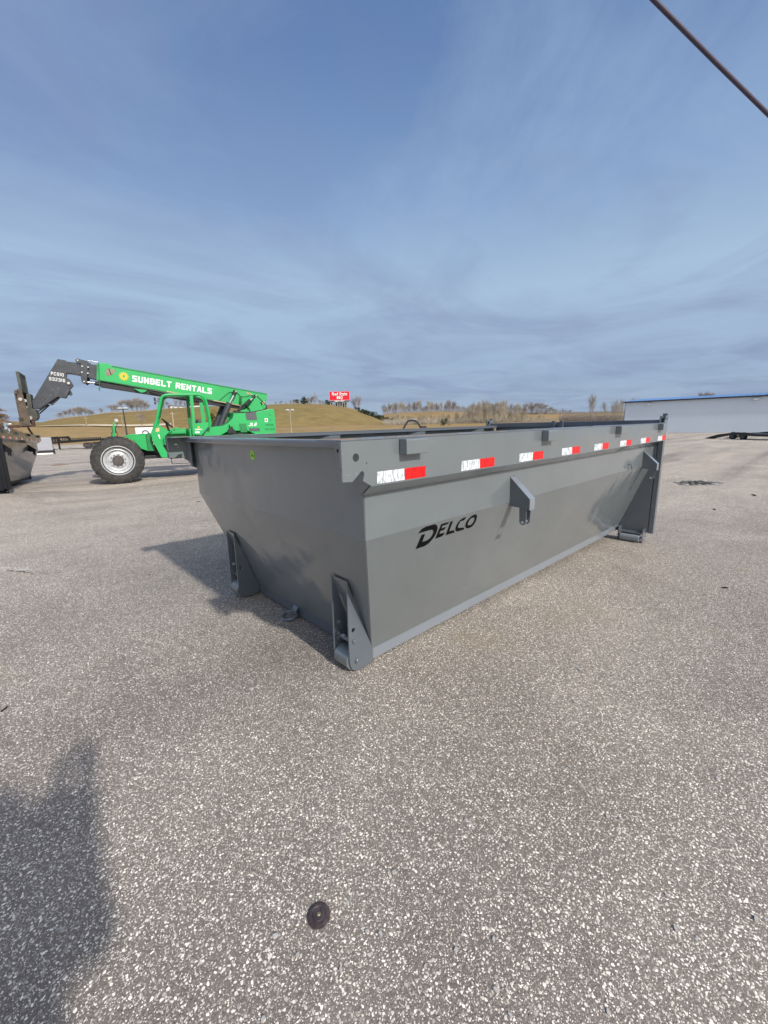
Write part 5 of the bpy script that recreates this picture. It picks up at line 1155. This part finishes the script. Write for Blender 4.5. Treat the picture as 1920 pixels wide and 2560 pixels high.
# far tree line on the ridge
lab = 'bare tree in the long row on the far ridge'; grp = 'bare trees on the far ridge'
ry = lambda px: interp(RIDGE, px)
px = 955
while px < 1425:
    px += rt.uniform(2.4, 5.0); big = rt.uniform(16, 36)*(1 if px < 1330 else .45)
    tree(rt.choice(tall+pale), px, ry(px)+2, ry(px)-big, 505+rt.uniform(-12, 14), lab, grp, wf=rt.uniform(.6, 1.1))
def thicket(label, pxs, base, top, r, n, w, name='thicket', m='twig_pale', seed=3):
    rn_ = random.Random(seed); mb = MB()
    for k in range(n):
        px = rn_.uniform(*pxs); rr = r+rn_.uniform(-.05, .05)*r; b = at_r(px, base(px), rr); h = (at_r(px, top(px), rr).z-b.z)*rn_.uniform(.45, 1.)
        for q in range(3):
            ln = Vector((rn_.uniform(-.5, .5), rn_.uniform(-.5, .5), 1))*h*rn_.uniform(.6, 1); c = b+ln*.5+Vector((rn_.uniform(-.1, .1), rn_.uniform(-.1, .1), 0))*h
            mb.tube([b-Vector((0, 0, .3)), c, b+ln], [w, w*.7, w*.3], 3, caps=False)
    return tag(mb.build(name, M[m], None, fix=False), label, 'thicket', None, 'stuff')
thicket('tangled pale brown undergrowth filling the dip behind the grey dumpster', (960, 1420), lambda p: 1064, lambda p: 1043-8*math.exp(-((p-1240)/90)**2), 200, 3600, .05)
thicket('dark undergrowth at the foot of the row of bare trees on the far ridge', (960, 1570), lambda p: ry(p)+2, lambda p: ry(p)-9, 506, 3000, .10, m='twig', seed=4)
thicket('brown undergrowth along the lot edge left of the metal building', (1400, 1580), lambda p: 1053, lambda p: 1032, 115, 1300, .03, seed=5, m='twig')
thicket('brown undergrowth along the left hilltop and the hill crest', (120, 470), lambda p: cy(p)+2, lambda p: cy(p)-7, 302, 1300, .06, seed=6, m='twig')
thicket('low scrub along the crest of the billboard hill', (672, 915), lambda p: cy(p)+2, lambda p: cy(p)-6, 304, 900, .06, seed=7, m='twig')
lab = 'dense rounded bare tree in the copse at the right end of the far ridge'; grp = 'rounded copse on the far ridge'
for px, ty in ((1330, 1010), (1341, 1004), (1352, 1005), (1363, 1009), (1374, 1014), (1383, 1018)):
    tree(rt.choice(wide), px, ry(px)+1, ty, 480+rt.uniform(-5, 5), lab, grp, wf=1.35)
lab = 'small bare tree on the skyline left of the billboard'; grp = 'skyline trees left of the billboard'
for px, ty in ((690, 1001), (703, 1000), (715, 1002), (727, 998), (735, 996), (771, 990), (779, 994), (785, 986), (800, 997), (808, 1000), (887, 990), (893, 985)):
    tree(rt.choice(tall+wide), px, cy(px)+2, ty, 306, lab, grp, wf=1.2)
# pale brush and saplings in the dip
lab = 'pale bare sapling in the brushy dip behind the grey dumpster'; grp = 'pale saplings in the dip'
for k in range(46):
    px = 985+k*8.4+rt.uniform(-4, 4)
    if 1372 < px: break
    tall_ = 1+.9*math.exp(-((px-1225)/75)**2)
    tree(rt.choice(pale if rt.random() < .6 else brush), px, 1064, 1064-rt.uniform(20, 34)*tall_, 215+rt.uniform(-35, 30), lab, grp, wf=rt.uniform(.7, 1.0))
for px, ty in ((1196, 1000), (1207, 992), (1246, 996), (1262, 990), (1290, 1006), (1306, 1010)):
    tree(rt.choice(pale), px, 1063, ty, 190+rt.uniform(-8, 8), 'tall pale bare tree rising out of the brush behind the grey dumpster', 'tall pale trees in the dip', wf=.8)
tree(pale[0], 1477, 1052, 979, 110, 'tallest slender bare tree left of the metal building', None, wf=.75)
for px, ty, lb in ((1512, 1000, 'second'), (1530, 994, 'x'), (1543, 1004, 'x'), (1556, 992, 'x'), (1577, 990, 'x')):
    tree(rt.choice(tall+pale), px, 1052, ty, 105+rt.uniform(-4, 8), 'bare tree close beside the corner of the metal building', 'bare trees at the corner of the metal building', wf=.8)
for px, ty in ((1745, 977), (1758, 976), (1768, 975), (1775, 979)):
    tree(rt.choice(wide), px, 1030, ty, 110, 'bare treetop showing over the blue roof', 'treetops over the blue roof', wf=.6)

def evergreen(px, by, ty, r, label, group=None, m='evergreen', wf=.6, seed=1, n=1500, name='evergreen_shrub', cat='evergreen', leaf=.06, cone=.0):
    p = at_r(px, by, r); h = at_r(px, ty, r).z-p.z; rnd = random.Random(seed)
    e = empty(name, p, rnd.uniform(0, 6), label, cat, group)
    MB().tube([(0, 0, -.3), (0, 0, h*.7)], [h*.03, h*.01], 6).build('trunk', M['bark'], e, smooth=True)
    cl = [(Vector((rnd.gauss(0, .42), rnd.gauss(0, .42), rnd.uniform(.05, .92))), rnd.uniform(.16, .30)) for _ in range(26)]
    mb = MB()
    for i in range(n):
        c, cr_ = rnd.choice(cl); taper = 1-cone*c.z
        v = Vector((rnd.gauss(0, 1), rnd.gauss(0, 1), rnd.gauss(0, 1))).normalized()*cr_*rnd.uniform(.6, 1)
        q = Vector((c.x*taper*.8*wf+v.x*wf*1.2, c.y*taper*.8*wf+v.y*wf*1.2, max(.02, c.z*.86+v.z*.55)))*h
        a = Vector((rnd.uniform(-1, 1), rnd.uniform(-1, 1), rnd.uniform(-1, 1))).normalized(); b = a.cross(Vector((rnd.uniform(-1, 1), rnd.uniform(-1, 1), rnd.uniform(-1, 1)))).normalized()
        L_ = h*leaf*rnd.uniform(.6, 1.3); mb.add([q-a*L_*.5, q+b*L_*.3, q+a*L_, q-b*L_*.3], [(0, 1, 2, 3)])
    mb.build('crown', M[m], e, fix=False)
for k in range(16):
    px = 905+k*5.1; by = interp([(900, 1031), (920, 1038), (950, 1050), (983, 1061)], px)+1
    evergreen(px+rt.uniform(-1, 1), by+2, by-rt.uniform(12, 17)-(3 if k > 10 else 0), 262+rt.uniform(-5, 5), 'dark evergreen bush in the hedge running down the right flank of the hill', 'evergreen hedge down the hill', wf=.62, seed=k, n=700, leaf=.09)
for k, (px, ty, wf) in enumerate(((742, 996, .9), (760, 989, .55), (756, 998, .8), (768, 1000, .7), (818, 998, .7), (826, 1000, .9), (842, 1001, .8), (852, 1002, .8), (862, 1003, .7), (890, 1014, .6), (897, 1016, .5))):
    evergreen(px, cy(px)+1.5, ty, 305+rt.uniform(-3, 3), 'dark evergreen on the crest of the billboard hill', 'evergreens on the billboard hill', wf=wf, seed=50+k, n=500, leaf=.10, cone=.5)
evergreen(1110, 1064, 1042, 120, 'lone dark green bush just above the far rail of the grey dumpster', None, wf=.75, seed=70, n=1200)
evergreen(538, 1075, 1020, 60, 'golden-green evergreen behind the gap between cab and lift cylinder', None, 'evergreen_gold', .5, 71, 1800)
evergreen(1176, 1034, 1021, 490, 'small black-green evergreen among the bare trees of the far ridge', None, wf=.8, seed=72, n=400, leaf=.1)

order_labels('bare trees along the left hilltop', 'bare grey tree in the row along the left hilltop')
order_labels('large bare trees in the hilltop grove', 'large bare tree in the hill grove beside the green cab')
order_labels('bare trees around the house', 'bare tree near the white house behind the cab')
order_labels('skyline trees left of the billboard', 'small bare tree on the billboard hill skyline')
order_labels('evergreens on the billboard hill', 'dark evergreen on the crest of the billboard hill')
order_labels('evergreen hedge down the hill', 'dark evergreen bush in the hedge down the hillside', 'from the top')
order_labels('rounded copse on the far ridge', 'rounded bare tree in the copse on the far ridge')
order_labels('tall pale trees in the dip', 'tall pale bare tree rising above the brush')
order_labels('bare trees at the corner of the metal building', 'bare tree beside the metal building corner')
order_labels('treetops over the blue roof', 'bare treetop showing over the blue roof')

# ------------------------------------------------------------------ overhead cable
c0 = at(1635, 0, 3.3); c1 = at(1920, 285, 3.9); dd = c1-c0
mid_ = [c0-dd*6, c0-dd*2, c0-dd, c0-dd*.3, c0, c0+dd*.5+Vector((0, 0, -.004)), c1, c1+dd, c1+dd*1.9]
cbm = MB().tube(mid_, .0175, 12).build('overhead_cable', M['cable'], None, smooth=True); tag(cbm, 'thick dark cable crossing the sky at the upper right corner', 'cable')

# ------------------------------------------------------------------ things on the asphalt
dc = MB().lathe([(.0005, .0085), (.006, .0085), (.008, .0075), (.011, .0075), (.022, .0078), (.0235, .0060), (.026, .0060), (.0275, .0072), (.0375, .0070), (.0385, .0052), (.043, .0046), (.044, .0)], (0, 0, 0), 'z', 48)
de = empty('metal_disc', on_lot(797, 2290), 0, 'round brown metal disc with a bright centre set in the near asphalt', 'disc')
dc.v = [(x*.72, y*.72, z) for x, y, z in dc.v]; dc.build('plate', M['disc'], de, smooth=True)
MB().lathe([(.0005, .0105), (.004, .0102), (.0055, .008)], (0, 0, 0), 'z', 20).build('centre_stud', M['brass'], de, smooth=True)
rn = random.Random(8)
def rag(cx, cy, rx, ry_, n=26, j=.3, rot=0):
    o = []
    for k in range(n):
        a = 2*math.pi*k/n; f = 1+rn.uniform(-j, j); x = rx*f*math.cos(a); y = ry_*f*math.sin(a)
        o.append((cx+x*math.cos(rot)-y*math.sin(rot), cy+x*math.sin(rot)+y*math.cos(rot)))
    return o
ph = MB().prism(rag(0, 0, .44, .24, 34, .25, -.7), XY, .004, .008); pe = empty('pothole', on_lot(1745, 1208), 0, 'shallow broken pothole with crumbled pale edges on the lot right of the grey dumpster', 'pothole')
ph.build('broken_patch', M['hole_edge'], pe)
cr_ = MB()
for k in range(60):
    a = rn.uniform(0, 6.28); f = rn.uniform(.75, 1.25); x = .42*f*math.cos(a); y = .24*f*math.sin(a); X_ = x*math.cos(-.7)-y*math.sin(-.7); Y_ = x*math.sin(-.7)+y*math.cos(-.7); s = rn.uniform(.008, .028)
    cr_.prism(rag(X_, Y_, s*1.8, s, 7, .3, rn.uniform(0, 3)), XY, .004, .006+s*.5)
cr_.build('crumbs', M['chip'], pe)
cr_ = MB()
for k in range(40):
    x = rn.uniform(-.4, .4); y = rn.uniform(-.2, .2); X_ = x*math.cos(-.7)-y*math.sin(-.7); Y_ = x*math.sin(-.7)+y*math.cos(-.7); s = rn.uniform(.015, .045)
    cr_.prism(rag(X_, Y_, s*1.6, s, 7, .3, rn.uniform(0, 3)), XY, .008, .009+s*.6)
cr_.build('broken_asphalt', M['hole_edge'], pe)
def crack(pxs, w, label):
    P = [on_lot(a, b)+Vector((0, 0, .004)) for a, b in pxs]; vs = []; fs = []; Q = []
    for a, b in zip(P, P[1:]):
        for k in range(6): Q.append(a.lerp(b, k/6)+Vector((rn.uniform(-.018, .018), rn.uniform(-.018, .018), 0)))
    Q.append(P[-1])
    for i, p in enumerate(Q):
        t = (Q[min(i+1, len(Q)-1)]-Q[max(i-1, 0)]).normalized(); n = Vector((-t.y, t.x, 0)); ww = w*rn.uniform(.5, 1.3)*(1-.8*i/len(Q))
        vs += [p+n*ww, p-n*ww]
        if i: fs.append((2*i-2, 2*i-1, 2*i+1, 2*i))
    return tag(MB().add(vs, fs).build('pavement_crack', M['debris'], None), label, 'crack')
crack([(-90, 1431), (0, 1428), (40, 1427), (85, 1435), (158, 1432)], .010, 'dark crack in the asphalt with a pale broken edge, entering from the left margin')
crack([(78, 1222), (180, 1212), (290, 1203), (420, 1196)], .014, 'long thin crack running from the black dumpster past the big front tyre')
crack([(25, 1243), (110, 1235), (190, 1229), (240, 1227)], .010, 'faint crack below the end post of the black dumpster')
crack([(1660, 1186), (1760, 1192), (1850, 1203), (1920, 1210)], .010, 'thin crack on the lot just beyond the pothole')
crack([(1740, 1131), (1850, 1139), (1925, 1144)], .014, 'distant crack in the lot before the metal building')
pc = MB()
for k in range(40):
    t = rn.random(); q = on_lot(-20+90*t+rn.uniform(-4, 4), 1425-3*t+rn.uniform(-5, 5)); s = rn.uniform(.005, .017); pc.prism(rag(q.x, q.y, s*1.6, s, 6, .3, rn.uniform(0, 3)), XY, q.z-.003, q.z+.005)
tag(pc.build('crumbled_edge', M['chip'], None), 'pale crumbled asphalt edge along the crack at the left', 'rubble', None)
def deb(x, y, rx, ry_, h, label, m='debris', name='debris', cat='debris', rot=0):
    o = MB(); a = rag(0, 0, rx, ry_, 12, .25, rot); dd_ = Vector((x, y, 0))-CAM; z = 0
    for _ in range(9): pz = CAM+dd_*((z-CAM.z)/dd_.z); z = gz(pz.x, pz.y)
    x, y = pz.x, pz.y
    o.prism(a, XY, .002, h*.6); o.prism([(p*.6, q*.6) for p, q in a], XY, h*.6, h)
    tag(o.build(name, M[m], None, loc=(x, y, z)), label, cat)
deb(8.853, -.456, .11, .022, .012, 'dark flat strip of rubber lying near the right margin', rot=.3)
deb(6.96, -.192, .035, .022, .012, 'small brown leaf-like scrap on the asphalt below the pothole')
deb(3.298, -.834, .026, .012, .010, 'little dark scrap on the asphalt at the right, in the mid foreground', rot=-.6)
deb(-1.16, 1.47, .022, .006, .006, 'dark twig-like scrap on the asphalt at the left margin', rot=.9)
deb(-.08, 3.15, .008, .005, .006, 'tiny dark pebble in the shadow of the grey dumpster')
deb(1.738, 7.101, .06, .015, .01, 'short dark twig on the asphalt beneath the telehandler', rot=.2)
deb(.78, 21.8, .35, .22, .03, 'flat orange-brown board lying on the lot between the black dumpster and the big tyre', 'clay', 'board', 'board', .2)
for k in range(7):
    a = rn.uniform(0, 6.28)
chs = [(.35, 5.2), (1.3, 6.1), (-.4, 3.0), (2.2, .1), (1.2, -.5), (5.6, -.9), (6.6, -1.4), (-.2, .6), (.9, -.6), (4.6, -1.6)]
gr_ = MB()
for i, (x, y) in enumerate(chs): gr_.prism(rag(x, y, .014, .008, 7, .3, i), XY, gz(x, y)-.002, gz(x, y)+.007)
for i in range(170):
    q = on_lot(rn.uniform(-20, 1940), 1200+1360*rn.random()**1.5); s = rn.uniform(.002, .005)
    if -.1 < q.x < 4.7 and -.1 < q.y < 2.4: continue
    gr_.prism(rag(q.x, q.y, s*1.5, s, 6, .3, i), XY, q.z-.001, q.z+s)
o = gr_.build('loose_chips', M['chip'], None); tag(o, 'loose pale stone chips scattered over the lot', 'gravel', kind='stuff')

# ------------------------------------------------------------------ the photographer, whose shadow falls into the picture
def skin_obj(name, chains, m, parent, sub=2):
    """chains: lists of (point, radius); the first point of a chain may repeat an existing point to branch from it"""
    vs = []; rs = []; es = []; idx = {}
    for ch_ in chains:
        prev = None
        for p, r in ch_:
            k = tuple(round(c, 4) for c in p)
            if k not in idx: idx[k] = len(vs); vs.append(p); rs.append(r)
            i = idx[k]
            if prev is not None and prev != i: es.append((prev, i))
            prev = i
    me = bpy.data.meshes.new(name); me.from_pydata(vs, es, []); me.materials.append(M[m])
    o = bpy.data.objects.new(name, me); col.objects.link(o); o.parent = parent
    sk = o.modifiers.new('skin', 'SKIN'); sk.use_smooth_shade = True
    for i, sv_ in enumerate(me.skin_vertices[0].data): rr = rs[i]; sv_.radius = rr if isinstance(rr, tuple) else (rr, rr)
    me.skin_vertices[0].data[0].use_root = True
    if sub: ss = o.modifiers.new('sub', 'SUBSURF'); ss.levels = sub; ss.render_levels = sub
    return o
fwd = Vector((F_.x, F_.y, 0)).normalized()
pr = empty('person', (-1.23, -1.70, gz(-1.25, -1.7)-.09), R(-33), 'photographer in a dark jacket and jeans holding a phone up with both hands', 'person')
# local: +y towards the scene, x to the right
hd = (0, .03, 1.60)
body = [[((0, 0, .93), (.15, .11)), ((0, 0, 1.10), (.135, .10)), ((0, -.01, 1.30), (.165, .11)), ((0, 0, 1.41), (.10, .08)), ((0, .01, 1.48), .055), ((0, .025, 1.55), (.072, .085)), ((0, .03, 1.625), (.078, .095)), ((0, .025, 1.69), (.055, .065))]]
for sx in (-1, 1):
    body.append([((0, 0, 1.41), (.10, .08)), ((sx*.17, 0, 1.40), .056), ((sx*.190, .08, 1.24), .044), ((sx*.125, .18, 1.17), .038), ((sx*.050, .32, 1.30), .032), ((sx*.042, .41, 1.42), .026), ((sx*.044, .44, 1.455), (.038, .022)), ((sx*.042, .452, 1.50), (.034, .020))])
    body.append([((0, 0, .93), (.15, .11)), ((sx*.09, 0, .88), .088), ((sx*.10, .01, .50), .055), ((sx*.11, -.01, .12), .038), ((sx*.11, -.02, .05), .042), ((sx*.115, .10, .03), (.042, .028)), ((sx*.115, .16, .025), (.035, .022))])
bo = skin_obj('body', body, 'skin', pr)
for sx in (-1, 1):
    for k in range(4):
        b0 = Vector((sx*.050, .460, 1.445+.020*k)); skin_obj('finger', [[(tuple(b0), .0085), (tuple(b0+Vector((sx*.006, .018, .004))), .008), (tuple(b0+Vector((sx*-.002, .030, .005))), .0075), (tuple(b0+Vector((sx*-.014, .032, .005))), .006)]], 'skin', bo, 1)
    b0 = Vector((sx*.055, .44, 1.455)); skin_obj('thumb', [[(tuple(b0), .011), (tuple(b0+Vector((-sx*.010, -.012, .026))), .010), (tuple(b0+Vector((-sx*.022, -.012, .042))), .008)]], 'skin', bo, 1)
jk = [[((0, 0, .90), (.175, .13)), ((0, 0, 1.10), (.165, .125)), ((0, -.01, 1.30), (.19, .13)), ((0, 0, 1.41), (.12, .10)), ((0, .005, 1.455), .075)]]
for sx in (-1, 1): jk.append([((0, 0, 1.41), (.12, .10)), ((sx*.175, 0, 1.40), .085), ((sx*.192, .08, 1.24), .072), ((sx*.125, .18, 1.17), .066), ((sx*.055, .31, 1.29), .066), ((sx*.044, .40, 1.41), .058)])
skin_obj('jacket', jk, 'jacket', pr)
tr_ = [[((0, 0, .96), (.165, .12)), ((0, 0, .90), (.17, .125))]]
for sx in (-1, 1): tr_.append([((0, 0, .90), (.17, .125)), ((sx*.092, 0, .84), .105), ((sx*.102, .01, .50), .075), ((sx*.112, -.01, .12), .062), ((sx*.112, -.01, .075), .062)])
skin_obj('trousers', tr_, 'jeans', pr)
ha = MB().lathe([(.001, .128), (.05, .118), (.082, .085), (.098, .04), (.100, .0), (.094, -.04), (.080, -.07)], (0, -.004, 1.625), 'z', 20); ho = ha.build('hair', M['hair'], pr, smooth=True)
fc = MB()
for sx in (-1, 1): fc.lathe([(.001, .006), (.008, .004), (.011, 0)], (sx*.032, .117, 1.615), 'y', 12)
fc.build('eyes', M['white'], pr, smooth=True)
MB().add([(0, .118, 1.62), (-.014, .118, 1.575), (.014, .118, 1.575), (0, .142, 1.578)], [(0, 1, 3), (0, 3, 2), (1, 2, 3), (0, 2, 1)]).build('nose', M['skin'], pr)
MB().box(-.024, .024, .112, .119, 1.545, 1.553).build('mouth', M['rust_red'], pr, bevel=.003)
shs = MB()
for sx in (-1, 1): shs.box(sx*.115-.05, sx*.115+.05, -.08, .20, .0, .075)
shs.build('shoes', M['black'], pr, bevel=.03)
# the phone, just behind the point of view
pm = Matrix(((R_.x, U_.x, -F_.x, 0), (R_.y, U_.y, -F_.y, 0), (R_.z, U_.z, -F_.z, 0), (0, 0, 0, 1)))
ph = MB().box(-.036, .036, -.015, .132, .012, .020).build('phone', M['phone'], None, bevel=.003); ph.matrix_world = Matrix.Translation(CAM) @ pm
tag(ph, 'dark phone held upright in the photographer\'s hands', 'phone')
